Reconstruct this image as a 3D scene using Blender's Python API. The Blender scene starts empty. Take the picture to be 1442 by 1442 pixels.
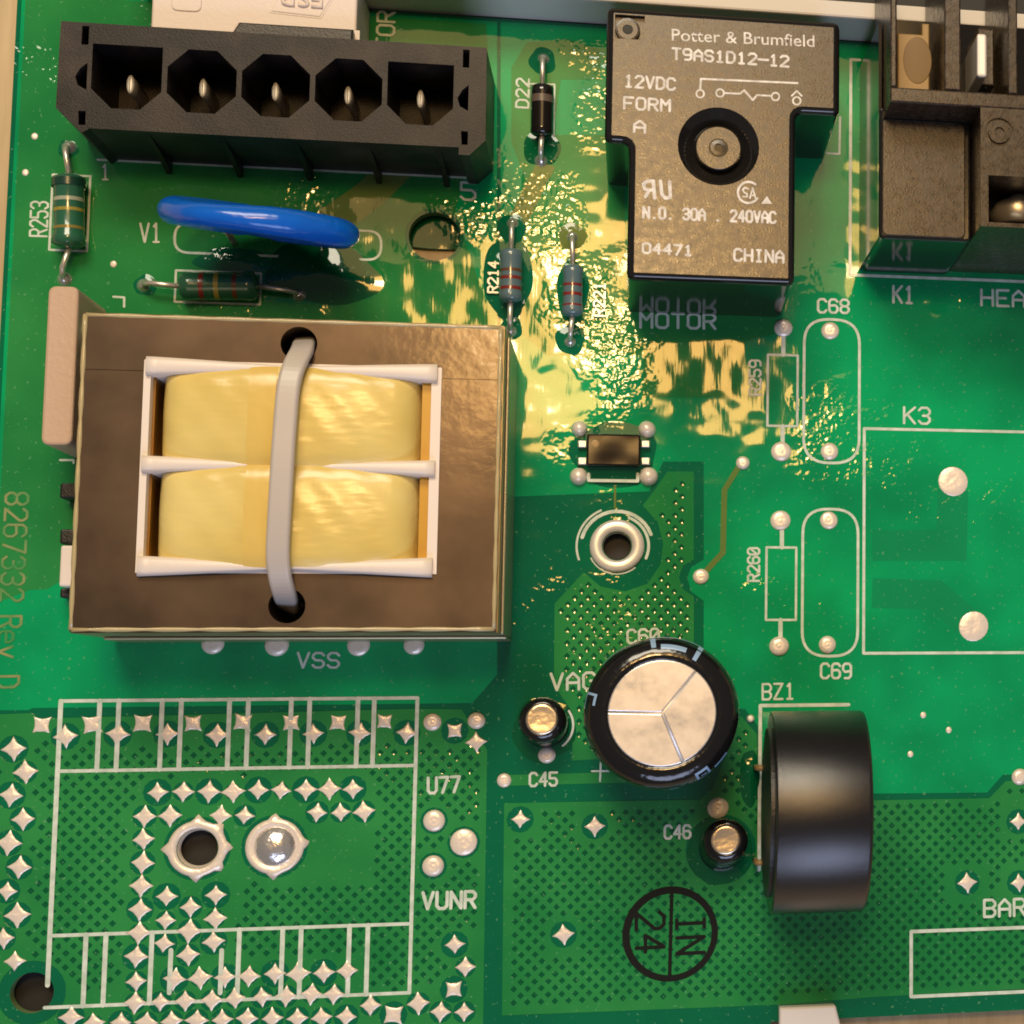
import bpy, math, random
from mathutils import Vector, Matrix
from mathutils.geometry import delaunay_2d_cdt
random.seed(7)
sc = bpy.context.scene
C = sc.collection
PI = math.pi

# ------------------------------------------------------------------ camera (units: millimetres)
sc.unit_settings.system = 'METRIC'; sc.unit_settings.scale_length = 0.001
RX = (0.9732327343682109, 0.010484257440975484, -0.2295825017288706)
RY = (0.015028557051031751, 0.9939174911148947, 0.10909703629722059)
RZ = (0.22932986553682755, -0.10962710067216289, 0.9671554743530515)
PPX, PPY, F, DIST = 1564.66, 684.15, 2800.0, 255.0
cam = bpy.data.cameras.new('camera'); camo = bpy.data.objects.new('camera', cam); C.objects.link(camo)
def _s(v): return Vector((v[0], -v[1], -v[2]))
r_, u_, b_ = _s(RX), -_s(RY), -_s(RZ)
camo.matrix_world = Matrix(((r_.x, u_.x, b_.x, 0), (r_.y, u_.y, b_.y, 0), (r_.z, u_.z, b_.z, DIST), (0, 0, 0, 1)))
cam.sensor_width = 36.0; cam.sensor_height = 36.0; cam.lens = 36.0 * F / 1442
cam.shift_x = (721 - PPX) / 1442; cam.shift_y = (PPY - 721) / 1442
cam.clip_start = 1.0; cam.clip_end = 20000
sc.camera = camo

# ------------------------------------------------------------------ light: a room at evening, a warm lamp overhead
world = bpy.data.worlds.new('World'); sc.world = world; world.use_nodes = True
bg = world.node_tree.nodes['Background']; bg.inputs[0].default_value = (1.0, 0.92, 0.82, 1); bg.inputs[1].default_value = 0.13
def area(name, loc, size, rad, col, target=(0, 20, 0)):
    """area lamp given by its radiance"""
    l = bpy.data.lights.new(name, 'AREA'); l.shape = 'RECTANGLE'; l.size, l.size_y = size
    l.color = col; l.energy = rad * size[0] * size[1] * PI * 1.0
    o = bpy.data.objects.new(name, l); C.objects.link(o); o.location = loc
    o.rotation_euler = (Vector(target) - Vector(loc)).to_track_quat('-Z', 'Y').to_euler()
    return o
area('desk_lamp', (-20, 146, 510), (98, 80), 21, (1.0, 0.52, 0.13))
area('lamp_bulb', (-24, 148, 506), (46, 36), 48, (1.0, 0.78, 0.45))
area('lit_ceiling', (-2, 228, 515), (200, 130), 2.3, (1.0, 0.60, 0.22))
area('added_overhead_fill', (-80, 425, 540), (330, 190), 15, (1.0, 0.88, 0.68))  # unseen soft fill, added to raise the diffuse light on the board
area('window_light', (60, -420, 330), (300, 200), 6.0, (0.62, 0.70, 1.0))
sc.view_settings.view_transform = 'Standard'; sc.view_settings.look = 'None'
sc.view_settings.gamma = 1.0; sc.view_settings.use_curve_mapping = False
sc.view_settings.exposure = 0.0
sc.cycles.max_bounces = 4; sc.cycles.use_denoising = True; sc.cycles.filter_width = 1.8

# ------------------------------------------------------------------ helpers
def at(u, v, z=0.0):
    """photo pixel -> place on the level z mm above the board"""
    a, b = u - PPX, v - PPY
    w = [RX[i] * a + RY[i] * b + RZ[i] * F for i in range(3)]
    return Vector((w[0] / w[2] * (DIST - z), -w[1] / w[2] * (DIST - z), z))
S = 0.0872          # mm per photo pixel on the board
def xy(u, v, z=0.0):
    p = at(u, v, z); return (p.x, p.y)
def rect(u0, v0, u1, v1, z=0.0):
    """axis-aligned rectangle on level z: x0,x1,y0,y1 in mm"""
    a = at(u0, (v0 + v1) / 2, z).x; b = at(u1, (v0 + v1) / 2, z).x
    t = at((u0 + u1) / 2, v0, z).y; d = at((u0 + u1) / 2, v1, z).y
    return a, b, d, t
def circ(c, r, n=24, ph=0.0, ry=None):
    return [(c[0] + r * math.cos(ph + 2 * PI * i / n), c[1] + (ry or r) * math.sin(ph + 2 * PI * i / n)) for i in range(n)]
def round_poly(pts, r, n=4):
    out = []; N = len(pts)
    for i in range(N):
        p0, p, p1 = Vector(pts[i - 1][:2]), Vector(pts[i][:2]), Vector(pts[(i + 1) % N][:2])
        d0, d1 = (p0 - p), (p1 - p); rr = min(r, d0.length * .45, d1.length * .45)
        a, b = p + d0.normalized() * rr, p + d1.normalized() * rr
        for k in range(n + 1):
            t = k / n; out.append(tuple((1 - t) ** 2 * a + 2 * t * (1 - t) * p + t * t * b))
    return out
def rrect(x0, x1, y0, y1, r=0.5, n=4):
    return round_poly([(x0, y0), (x1, y0), (x1, y1), (x0, y1)], r, n)
def area2(p): return sum(p[i - 1][0] * p[i][1] - p[i][0] * p[i - 1][1] for i in range(len(p))) / 2
def ccw(p): return list(p) if area2(p) > 0 else list(reversed(p))
def inside(pt, poly):
    x, y = pt; c = False
    for i in range(len(poly)):
        x0, y0 = poly[i - 1][:2]; x1, y1 = poly[i][:2]
        if (y0 > y) != (y1 > y) and x < (x1 - x0) * (y - y0) / (y1 - y0) + x0: c = not c
    return c
class MB:
    def __init__(s): s.v = []; s.f = []; s.m = []; s.sm = []
    def add(s, vs, fs, mi=0, sm=False):
        o = len(s.v); s.v += [tuple(p) for p in vs]; s.f += [tuple(i + o for i in f) for f in fs]
        s.m += [mi] * len(fs); s.sm += [sm] * len(fs); return s
    def box(s, x0, x1, y0, y1, z0, z1, mi=0):
        return s.prism([(x0, y0), (x1, y0), (x1, y1), (x0, y1)], z0, z1, mi)
    def prism(s, poly, z0, z1, mi=0, ch=0.0, sm=False, bottom=True):
        """extruded outline; ch = chamfer of the upper edge"""
        p = ccw(poly); n = len(p); vs = [(a, b, z0) for a, b in p]; fs = []
        rings = [(0, z1)]
        if ch: rings = [(0, z1 - ch), (ch * .3, z1 - ch * .3), (ch, z1)]
        cx = sum(a for a, b in p) / n; cy = sum(b for a, b in p) / n
        for ins, z in rings:
            for i in range(n):
                if ins:
                    e0 = Vector((p[i][0] - p[i - 1][0], p[i][1] - p[i - 1][1])); e1 = Vector((p[(i + 1) % n][0] - p[i][0], p[(i + 1) % n][1] - p[i][1]))
                    if e0.length < 1e-9: e0 = e1
                    if e1.length < 1e-9: e1 = e0
                    e0.normalize(); e1.normalize(); n0 = Vector((-e0.y, e0.x)); n1 = Vector((-e1.y, e1.x))
                    m = n0 + n1; m = m / max(m.dot(n0), .35)
                    vs.append((p[i][0] + m.x * ins, p[i][1] + m.y * ins, z))
                else: vs.append((p[i][0], p[i][1], z))
        for k in range(len(rings)):
            for i in range(n):
                j = (i + 1) % n; fs.append((k * n + i, k * n + j, (k + 1) * n + j, (k + 1) * n + i))
        fs.append(tuple(range(len(rings) * n, (len(rings) + 1) * n)))
        if bottom: fs.append(tuple(reversed(range(n))))
        return s.add(vs, fs, mi, sm)
    def plate(s, outer, holes, z0, z1, mi=0, hz=None, walls=True, bottom=False, him=None, extra=()):
        """extruded outline with openings; hz = depth level of blind openings (list) or None for through holes"""
        loops = [ccw(outer)] + [list(reversed(ccw(h))) for h in holes]
        vs = []; ed = []
        for L in loops:
            o = len(vs); vs += [Vector(p) for p in L]; ed += [(o + i, o + (i + 1) % len(L)) for i in range(len(L))]
        V, E, Fc, ov, oe, of = delaunay_2d_cdt(vs, ed, [], 0, 1e-5)
        tri = []
        for f in Fc:
            c = ((V[f[0]].x + V[f[1]].x + V[f[2]].x) / 3, (V[f[0]].y + V[f[1]].y + V[f[2]].y) / 3)
            if inside(c, outer) and not any(inside(c, h) for h in holes): tri.append(tuple(f))
        s.add([(p.x, p.y, z1) for p in V], tri, mi)
        if bottom: s.add([(p.x, p.y, z0) for p in V], [tuple(reversed(t)) for t in tri], mi)
        if walls:
            for k, L in enumerate(loops):
                n = len(L); zb = z0 if (k == 0 or not hz or hz[k - 1] is None) else hz[k - 1]
                a = [(p[0], p[1], zb) for p in L] + [(p[0], p[1], z1) for p in L]
                s.add(a, [(i, (i + 1) % n, n + (i + 1) % n, n + i) for i in range(n)], mi if (k == 0 or him is None) else him)
                if k and hz and hz[k - 1] is not None:
                    s.add([(p[0], p[1], zb) for p in ccw(L)], [tuple(range(n))], mi if him is None else him)
        return s
    def lathe(s, c, prof, n=32, mi=0, sm=True, ry=1.0):
        vs = []; fs = []; cx, cy = c
        for r, z in prof:
            for i in range(n): vs.append((cx + r * math.cos(2 * PI * i / n), cy + ry * r * math.sin(2 * PI * i / n), z))
        for k in range(len(prof) - 1):
            for i in range(n):
                j = (i + 1) % n; fs.append((k * n + i, k * n + j, (k + 1) * n + j, (k + 1) * n + i))
        fs.append(tuple(range((len(prof) - 1) * n, len(prof) * n)))
        return s.add(vs, fs, mi, sm)
    def tube(s, path, rad, n=10, mi=0, caps=True, flat=1.0):
        P = [Vector(p) for p in path]; rs = rad if isinstance(rad, (list, tuple)) else [rad] * len(P)
        vs = []; fs = []; up = Vector((0, 0, 1))
        for k, p in enumerate(P):
            t = (P[min(k + 1, len(P) - 1)] - P[max(k - 1, 0)]).normalized()
            a = t.cross(up)
            if a.length < 1e-3: a = Vector((1, 0, 0)) if k == 0 else A
            a.normalize(); A = a; b = a.cross(t).normalized()
            for i in range(n):
                q = 2 * PI * i / n; vs.append(p + a * rs[k] * math.cos(q) + b * rs[k] * flat * math.sin(q))
        for k in range(len(P) - 1):
            for i in range(n):
                j = (i + 1) % n; fs.append((k * n + i, (k + 1) * n + i, (k + 1) * n + j, k * n + j))
        if caps: fs.append(tuple(range(n))); fs.append(tuple(reversed(range((len(P) - 1) * n, len(P) * n))))
        return s.add(vs, fs, mi, True)
    def ribbon(s, pts, w, z, closed=False, mi=0):
        """printed line: flat strips with round joints, each a hair above the last"""
        P = [Vector((p[0], p[1])) for p in pts]
        if closed: P.append(P[0])
        dz = 0.0
        for k in range(len(P) - 1):
            d = P[k + 1] - P[k]
            if d.length < 1e-6: continue
            n = Vector((-d.y, d.x)).normalized() * w / 2; dz = (dz + .0011) % .009
            s.add([(*(P[k] - n), z + dz), (*(P[k + 1] - n), z + dz), (*(P[k + 1] + n), z + dz), (*(P[k] + n), z + dz)], [(0, 1, 2, 3)], mi)
        for k, p in enumerate(P):
            dz = (dz + .0007) % .005; s.add([(a, b, z + .01 + dz) for a, b in circ(p, w / 2 * .985, 10)], [tuple(range(10))], mi)
        return s
    def build(s, name, mats, parent=None, loc=None):
        me = bpy.data.meshes.new(name)
        L = Vector(loc) if loc is not None else (Vector(parent['_o']) if parent is not None and '_o' in parent else Vector((0, 0, 0)))
        me.from_pydata([(p[0] - L.x, p[1] - L.y, p[2] - L.z) for p in s.v], [], s.f)
        if not isinstance(mats, (list, tuple)): mats = [mats]
        for m in mats: me.materials.append(m)
        me.polygons.foreach_set('material_index', s.m); me.polygons.foreach_set('use_smooth', s.sm); me.update()
        o = bpy.data.objects.new(name, me); C.objects.link(o)
        if parent is not None: o.parent = parent; o['_o'] = parent.get('_o', (0, 0, 0))
        else: o.location = L
        return o
def bevel(o, w, n=2, ang=35):
    m = o.modifiers.new('bevel', 'BEVEL'); m.width = w; m.segments = n; m.limit_method = 'ANGLE'; m.angle_limit = math.radians(ang)
    m.harden_normals = False
    return o
def thing(name, label, cat, loc, group=None):
    o = bpy.data.objects.new(name, None); C.objects.link(o); o.location = loc; o.empty_display_size = 2
    o['_o'] = tuple(loc); o['label'] = label; o['category'] = cat
    if group: o['group'] = group
    return o

# ------------------------------------------------------------------ materials
def mat(name, col, rough=.5, metal=0.0, spec=.5, coat=0.0, coat_rough=.03, sss=0.0, trans=0.0, ior=1.5):
    m = bpy.data.materials.new(name); m.use_nodes = True; b = m.node_tree.nodes['Principled BSDF']
    b.inputs['Base Color'].default_value = (*col, 1); b.inputs['Roughness'].default_value = rough
    b.inputs['Metallic'].default_value = metal; b.inputs['Specular IOR Level'].default_value = spec
    b.inputs['Coat Weight'].default_value = coat; b.inputs['Coat Roughness'].default_value = coat_rough
    b.inputs['IOR'].default_value = ior
    if sss: b.inputs['Subsurface Weight'].default_value = sss; b.inputs['Subsurface Radius'].default_value = (1.2, 1.0, .8); b.inputs['Subsurface Scale'].default_value = 1.0
    if trans: b.inputs['Transmission Weight'].default_value = trans
    return m
def nd(m, t, **kw):
    n = m.node_tree.nodes.new(t)
    for k, v in kw.items(): setattr(n, k, v)
    return n
def lk(m, a, b): m.node_tree.links.new(a, b)
def noise(m, scale, detail=2.0, rough=.5, vec=None, dist=0.0, dim='3D'):
    n = nd(m, 'ShaderNodeTexNoise', noise_dimensions=dim); n.inputs['Scale'].default_value = scale; n.inputs['Detail'].default_value = detail
    n.inputs['Roughness'].default_value = rough; n.inputs['Distortion'].default_value = dist
    lk(m, vec if vec is not None else coords(m), n.inputs['Vector']); return n.outputs['Fac']
def coords(m):
    for n in m.node_tree.nodes:
        if n.bl_idname == 'ShaderNodeTexCoord': return n.outputs['Object']
    return nd(m, 'ShaderNodeTexCoord').outputs['Object']
def world_pos(m):
    for n in m.node_tree.nodes:
        if n.bl_idname == 'ShaderNodeNewGeometry': return n.outputs['Position']
    return nd(m, 'ShaderNodeNewGeometry').outputs['Position']
def math_(m, op, a, b=None, c=None):
    n = nd(m, 'ShaderNodeMath', operation=op)
    for i, x in enumerate((a, b, c)):
        if x is None: continue
        if isinstance(x, (int, float)): n.inputs[i].default_value = x
        else: lk(m, x, n.inputs[i])
    return n.outputs[0]
def ramp(m, fac, stops):
    n = nd(m, 'ShaderNodeValToRGB'); e = n.color_ramp.elements
    while len(e) < len(stops): e.new(.5)
    for x, (p, c) in zip(e, stops): x.position = p; x.color = (*c, 1) if len(c) == 3 else c
    lk(m, fac, n.inputs[0]); return n.outputs[0]
def bsdf(m): return m.node_tree.nodes['Principled BSDF']
def bump(m, h, dist, strength=1.0, to='Normal'):
    n = nd(m, 'ShaderNodeBump'); n.inputs['Strength'].default_value = strength; n.inputs['Distance'].default_value = dist
    lk(m, h, n.inputs['Height']); lk(m, n.outputs[0], bsdf(m).inputs[to]); return n
def vary(m, c0, c1, scale, detail=3.0, lo=.35, hi=.65):
    lk(m, ramp(m, noise(m, scale, detail), [(lo, c0), (hi, c1)]), bsdf(m).inputs['Base Color'])
def lacquer(m, amp=1.0):
    """the clear varnish over the whole board: smooth pools and a bubbly, orange-peel skin in patches"""
    b = bsdf(m); b.inputs['Coat Weight'].default_value = 1.0; b.inputs['Coat Roughness'].default_value = .048; b.inputs['Coat IOR'].default_value = 1.52
    p = world_pos(m)
    broad = noise(m, .06, 0.0, .5, p, 0.0, '2D'); mid = noise(m, .22, 1.0, .45, p, 0.0, '2D')
    fine = noise(m, 1.05, 1.0, .5, p, 0.0, '2D')
    msk = ramp(m, noise(m, .055, 2.0, .55, p, 0.0, '2D'), [(.50, (0, 0, 0)), (.68, (1, 1, 1))])
    h = math_(m, 'MULTIPLY', broad, .30)
    h = math_(m, 'ADD', h, math_(m, 'MULTIPLY', mid, .085))
    h = math_(m, 'ADD', h, math_(m, 'MULTIPLY', math_(m, 'MULTIPLY', fine, msk), .085))
    mpw = nd(m, 'ShaderNodeMapping'); mpw.inputs['Scale'].default_value = (1.0, .12, 1.0); lk(m, p, mpw.inputs[0])
    h = math_(m, 'ADD', h, math_(m, 'MULTIPLY', noise(m, 2.6, 1.0, .5, mpw.outputs[0], 0.0, '2D'), .0022))
    n = bump(m, h, amp, 1.0, 'Coat Normal')
    return m
def green(name, c0, c1, spec=.0):
    m = mat(name, c0, .55, spec=spec); p = world_pos(m)
    base = ramp(m, noise(m, .045, 3.0, .6, p, 0.0, '2D'), [(.34, c0), (.66, c1)])
    # specks of dust and flux caught in the varnish
    sp = ramp(m, noise(m, 1.7, 2.0, .6, p, 0.0, '2D'), [(.70, (0, 0, 0)), (.76, (1, 1, 1))])
    mx = nd(m, 'ShaderNodeMix', data_type='RGBA'); lk(m, math_(m, 'MULTIPLY', sp, .55), mx.inputs[0]); lk(m, base, mx.inputs[6]); mx.inputs[7].default_value = (.16, .40, .20, 1)
    lk(m, mx.outputs[2], bsdf(m).inputs['Base Color']); return lacquer(m)
M = {}
M['mask'] = green('solder_mask_over_laminate', (.001, .120, .055), (.0012, .150, .064))
M['plane'] = green('solder_mask_over_copper_plane', (.0012, .250, .088), (.0018, .400, .135))
M['plane_dim'] = green('solder_mask_over_inner_trace', (.004, .245, .088), (.005, .290, .105))
M['pour'] = green('solder_mask_over_copper', (.012, .195, .050), (.030, .270, .066))
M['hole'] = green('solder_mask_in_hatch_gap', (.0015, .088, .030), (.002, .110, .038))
M['trace'] = green('trace_mask_with_gold_glare', (.12, .20, .045), (.17, .22, .055))  # brownish copper tone, lightened to paint in the lamp's gold reflection
M['edge'] = mat('board_edge_laminate', (.16, .24, .09), .7)
M['silk'] = mat('white_legend_ink', (.62, .70, .62), .55, coat=.6, coat_rough=.1)
vary(M['silk'], (.50, .60, .50), (.70, .78, .70), .8)
M['etch'] = mat('tan_etched_text', (.42, .34, .16), .5, coat=.6, coat_rough=.1); vary(M['etch'], (.03, .25, .06), (.26, .29, .11), .3)
M['ink'] = mat('black_stamp_ink', (.006, .007, .006), .7, spec=.2)
M['solder'] = mat('solder_tin', (.88, .78, .68), .34, .25); bump(M['solder'], noise(M['solder'], 1.3, 1.0, .5, world_pos(M['solder'])), .07)
M['bright'] = mat('bright_solder', (.82, .78, .76), .24, .8); bump(M['bright'], noise(M['bright'], .9, 2.0), .15)
M['lead'] = mat('tinned_wire', (.74, .70, .64), .32, .7)
M['pin'] = mat('tin_pin', (.85, .82, .76), .45, .3)
M['white_metal'] = mat('eyelet_plating', (.82, .78, .74), .34, .35)
M['black'] = mat('black_nylon', (.012, .011, .012), .42, spec=.5); bump(M['black'], noise(M['black'], 3.0, 3.0), .05)
M['conn'] = mat('black_connector_nylon', (.010, .008, .009), .42, spec=.26); bump(M['conn'], noise(M['conn'], 5.0, 2.0, .6), .03)
vary(M['conn'], (.008, .006, .007), (.036, .026, .022), .18, 5.0, .45, .72)
M['relay'] = mat('relay_case_plastic', (.012, .011, .011), .09, spec=.55)
M['relay_top'] = mat('relay_face_plastic', (.026, .015, .008), .27, spec=.72); bump(M['relay_top'], noise(M['relay_top'], 4.5, 2.0), .016)
lk(M['relay_top'], ramp(M['relay_top'], noise(M['relay_top'], .9, 5.0, .75), [(.3, (.20,) * 3), (.7, (.38,) * 3)]), bsdf(M['relay_top']).inputs['Roughness'])
vary(M['relay_top'], (.016, .010, .006), (.050, .030, .016), 1.6, 5.0)
M['print'] = mat('relay_pad_print', (.8, .78, .75), .7, spec=.2); vary(M['print'], (.60, .57, .54), (.88, .86, .83), 1.2)
M['white_plastic'] = mat('white_plug_plastic', (.74, .64, .58), .5) ; bump(M['white_plastic'], noise(M['white_plastic'], 2.0, 2.0), .03)
M['enclosure'] = mat('off_white_enclosure', (.72, .68, .64), .55)
M['dark_panel'] = mat('dark_enclosure_panel', (.012, .012, .013), .6)
M['blue'] = mat('blue_epoxy', (.005, .125, .66), .2, spec=.5); bump(M['blue'], noise(M['blue'], .3, 2.0), .3)
M['ceramic'] = mat('tan_ceramic', (.55, .39, .28), .42); bump(M['ceramic'], noise(M['ceramic'], 1.5, 3.0), .05)
M['steel'] = mat('varnished_core_steel', (.08, .055, .036), .36, .6, coat=.55, coat_rough=.12)
vary(M['steel'], (.058, .038, .025), (.105, .070, .045), .12, 4.0); bump(M['steel'], noise(M['steel'], .5, 3.0), .03, 1.0, 'Coat Normal')
M['lam'] = mat('lamination_edges', (.5, .45, .3), .35, .7)
w_ = nd(M['lam'], 'ShaderNodeTexWave', bands_direction='Z'); w_.inputs['Scale'].default_value = .9; lk(M['lam'], coords(M['lam']), w_.inputs['Vector'])
lk(M['lam'], ramp(M['lam'], w_.outputs['Fac'], [(.2, (.22, .17, .10)), (.6, (.62, .55, .36))]), bsdf(M['lam']).inputs['Base Color'])
M['bobbin'] = mat('white_bobbin', (.80, .72, .66), .4)
M['tape'] = mat('yellow_tape', (.76, .64, .27), .24, spec=.5); vary(M['tape'], (.70, .53, .15), (.80, .66, .25), .07, 3.0)
mpt = nd(M['tape'], 'ShaderNodeMapping'); mpt.inputs['Scale'].default_value = (.35, 1.1, 1.0); lk(M['tape'], coords(M['tape']), mpt.inputs[0])
bump(M['tape'], noise(M['tape'], .75, 1.5, .5, mpt.outputs[0]), .09)
M['tape_amber'] = mat('amber_tape', (.72, .52, .14), .24); bump(M['tape_amber'], noise(M['tape_amber'], .5, 1.0), .07)
M['amber_end'] = mat('amber_end_tape', (.52, .27, .02), .3)
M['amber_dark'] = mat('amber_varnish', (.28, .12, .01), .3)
M['tie'] = mat('natural_nylon', (.50, .46, .43), .35)
M['sleeve'] = mat('black_capacitor_sleeve', (.008, .008, .009), .14, spec=.6); bump(M['sleeve'], noise(M['sleeve'], .6, 2.0), .08)
M['alu'] = mat('capacitor_aluminium', (.78, .74, .71), .36, .65); bump(M['alu'], noise(M['alu'], .4, 2.0), .02)
M['alu_gold'] = mat('small_can_aluminium', (.85, .70, .50), .3, .9); bump(M['alu_gold'], noise(M['alu_gold'], .9, 2.0), .07)
M['sleeve_print'] = mat('sleeve_print_sky_sheen', (.30, .48, .75), .3)  # print on the sleeve; its blue paints in the reflected sky
M['buzzer'] = mat('buzzer_plastic', (.010, .009, .011), .21, spec=.8); bump(M['buzzer'], noise(M['buzzer'], 5.0, 4.0, .75), .035)
lk(M['alu'], ramp(M['alu'], noise(M['alu'], .35, 4.0, .65), [(.3, (.26,) * 3), (.7, (.46,) * 3)]), bsdf(M['alu']).inputs['Roughness'])
M['res_green'] = mat('green_resistor_paint', (.025, .130, .075), .2, coat=.6); M['res_blue'] = mat('grey_blue_resistor_paint', (.10, .165, .19), .22, coat=.6)
for k, c in dict(red=(.20, .025, .02), yellow=(.32, .28, .05), brown=(.13, .05, .02), white=(.38, .42, .32), gold=(.24, .20, .05), dark=(.01, .05, .035)).items(): M['b_' + k] = mat('band_' + k, c, .25, coat=.5)
M['diode'] = mat('diode_glass_black', (.012, .010, .009), .1, spec=.7); M['diode_band'] = mat('diode_band', (.12, .09, .07), .3)
M['chip'] = mat('black_epoxy_package', (.014, .010, .008), .14, spec=.22); bump(M['chip'], noise(M['chip'], .3, 0.0), .18)
M['brass'] = mat('tan_contact_spring', (.33, .215, .085), .45, .1)
M['brass_dark'] = mat('worn_contact_spot', (.19, .115, .04), .5, .1)
M['wood'] = mat('pale_wood', (.52, .38, .20), .5)
mp = nd(M['wood'], 'ShaderNodeMapping'); mp.inputs['Scale'].default_value = (1.0, .06, 1.0); lk(M['wood'], coords(M['wood']), mp.inputs[0])
lk(M['wood'], ramp(M['wood'], noise(M['wood'], .5, 5.0, .6, mp.outputs[0]), [(.3, (.40, .28, .13)), (.7, (.62, .47, .27))]), bsdf(M['wood']).inputs['Base Color'])

# ------------------------------------------------------------------ setting: table, enclosure
mb = MB(); mb.add([(-1500, -1500, -3), (1500, -1500, -3), (1500, 1500, -3), (-1500, 1500, -3)], [(0, 1, 2, 3)])
tb = mb.build('table', M['wood'], None, (0, 0, -3)); tb['kind'] = 'structure'

# ------------------------------------------------------------------ the board
board = thing('circuit_board', 'green varnished circuit board with white legend lines and solder pads', 'circuit board', (0, 0, 0))
XL = (at(25, 0).x + at(3, 400).x) / 2
YT = (at(506, 13).y + at(846, 33).y + at(1210, 62).y) / 3
YB = at(1400, 1424).y
outline = [(XL, YB - 8), (at(1085, 1440).x, YB - 8), (at(1085, 1440).x, YB), (75, YB), (75, YT), (XL, YT)]
big_hole = xy(612, 333); low_hole = xy(45, 1398); eye_l = xy(278, 1195); eye_r = xy(387, 1192); standoff = xy(869, 769)
bholes = [circ(big_hole, 3.05, 36), circ(low_hole, 2.3, 28), circ(eye_l, 2.25, 28), circ(standoff, 1.75, 28)]
mb = MB(); mb.plate(outline, bholes, -1.6, 0.0, 0, bottom=True, him=1)
mb.build('laminate', [M['mask'], M['edge']], board)

# --- solder pads and vias (photo measurements)
PX = [(59,1021),(130,1020),(201,1018.6),(272,1018.6),(342,1017),(410,1017.5),(476,1017.5),(541.6,1016),(639,1393),(554,1429),(640.4,1029)]
PD = [(92.4,1037),(166,1033.6),(236,1033.6),(306,1034.8),(374,1034.6),(441.4,1033),(507,1032),(573,1032),
 (19.5,1054.8),(36,1087),(15.5,1119.8),(32.5,1153.5),(12.5,1187),(27.5,1221),(10,1255),(24.5,1288.6),(5,1321.6),(21,1353.5),
 (222,1116),(258.4,1114.8),(294.6,1114.8),(328.3,1114.8),(363.7,1112.5),(396,1113),(431,1112),(464,1111),(497,1111),
 (204,1149.7),(239.7,1148.5),(310.9,1148.5),(344.6,1148.5),(446.7,1144),(479.7,1144),(512.6,1142.7),
 (202,1182),(201,1215),(199,1247.4),(197.3,1281),(196,1313.6),(192.3,1347),(191.8,1382),(190.3,1412),
 (234.7,1262.4),(268.4,1277.4),(304,1260.4),(233.5,1296),(303.4,1293.6),(266.7,1311),(231,1328.6),(300.9,1326),(265,1344.8),
 (246,1378.5),(281.6,1377),(317,1376),(350.8,1374.8),(387.4,1371),(420,1371),(456,1369.7),(488.9,1367),
 (226,1411),(261,1409.7),(298.4,1408.5),(330.8,1406),(369,1404),(403,1402.7),(438.8,1400),(470.4,1400),
 (100,1433),(132,1441),(170,1440),(206,1440),(242,1438),(277,1437),(313,1436),(348,1434),(383.5,1434),(419,1434),(453,1433),(487.6,1431.6),
 (521.8,1415.8),(589,1413),(620.6,1425),(653.6,1425),(655.4,1361.8),(640.4,1330),(670.7,1045),
 (732.7,1153.9),(837.6,1163.6),(793.7,1316),(1362,1243),(1435,1243),(1434,1157)]
PR = [(611.4,1155.8,14.5),(610,1219.5,14.5),(1103,462,13.5),(1169,466,13),(1100,636,14.5),(1168,636,13),(1099,733,14.5),(1167,733,13),(1097,910,14),(1165,908,13),
 (1342,678,22.5),(1371,882,22.5),(1046,652,10),(987,812,11),(710,1099,10),(1057,1012,5.5),(1436,1094,12),(300,906,15),(390,908,16),(505,908,15),(583,908,14),
 (609,1017,12),(671,1015,12),(653,1186,18),(770,1063,12),(1011,1138,15)]
allpads = [(xy(u, v), 1.6) for u, v in PX + PD] + [(xy(u, v), r * S + .35) for u, v, r in PR if v > 1090]

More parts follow.
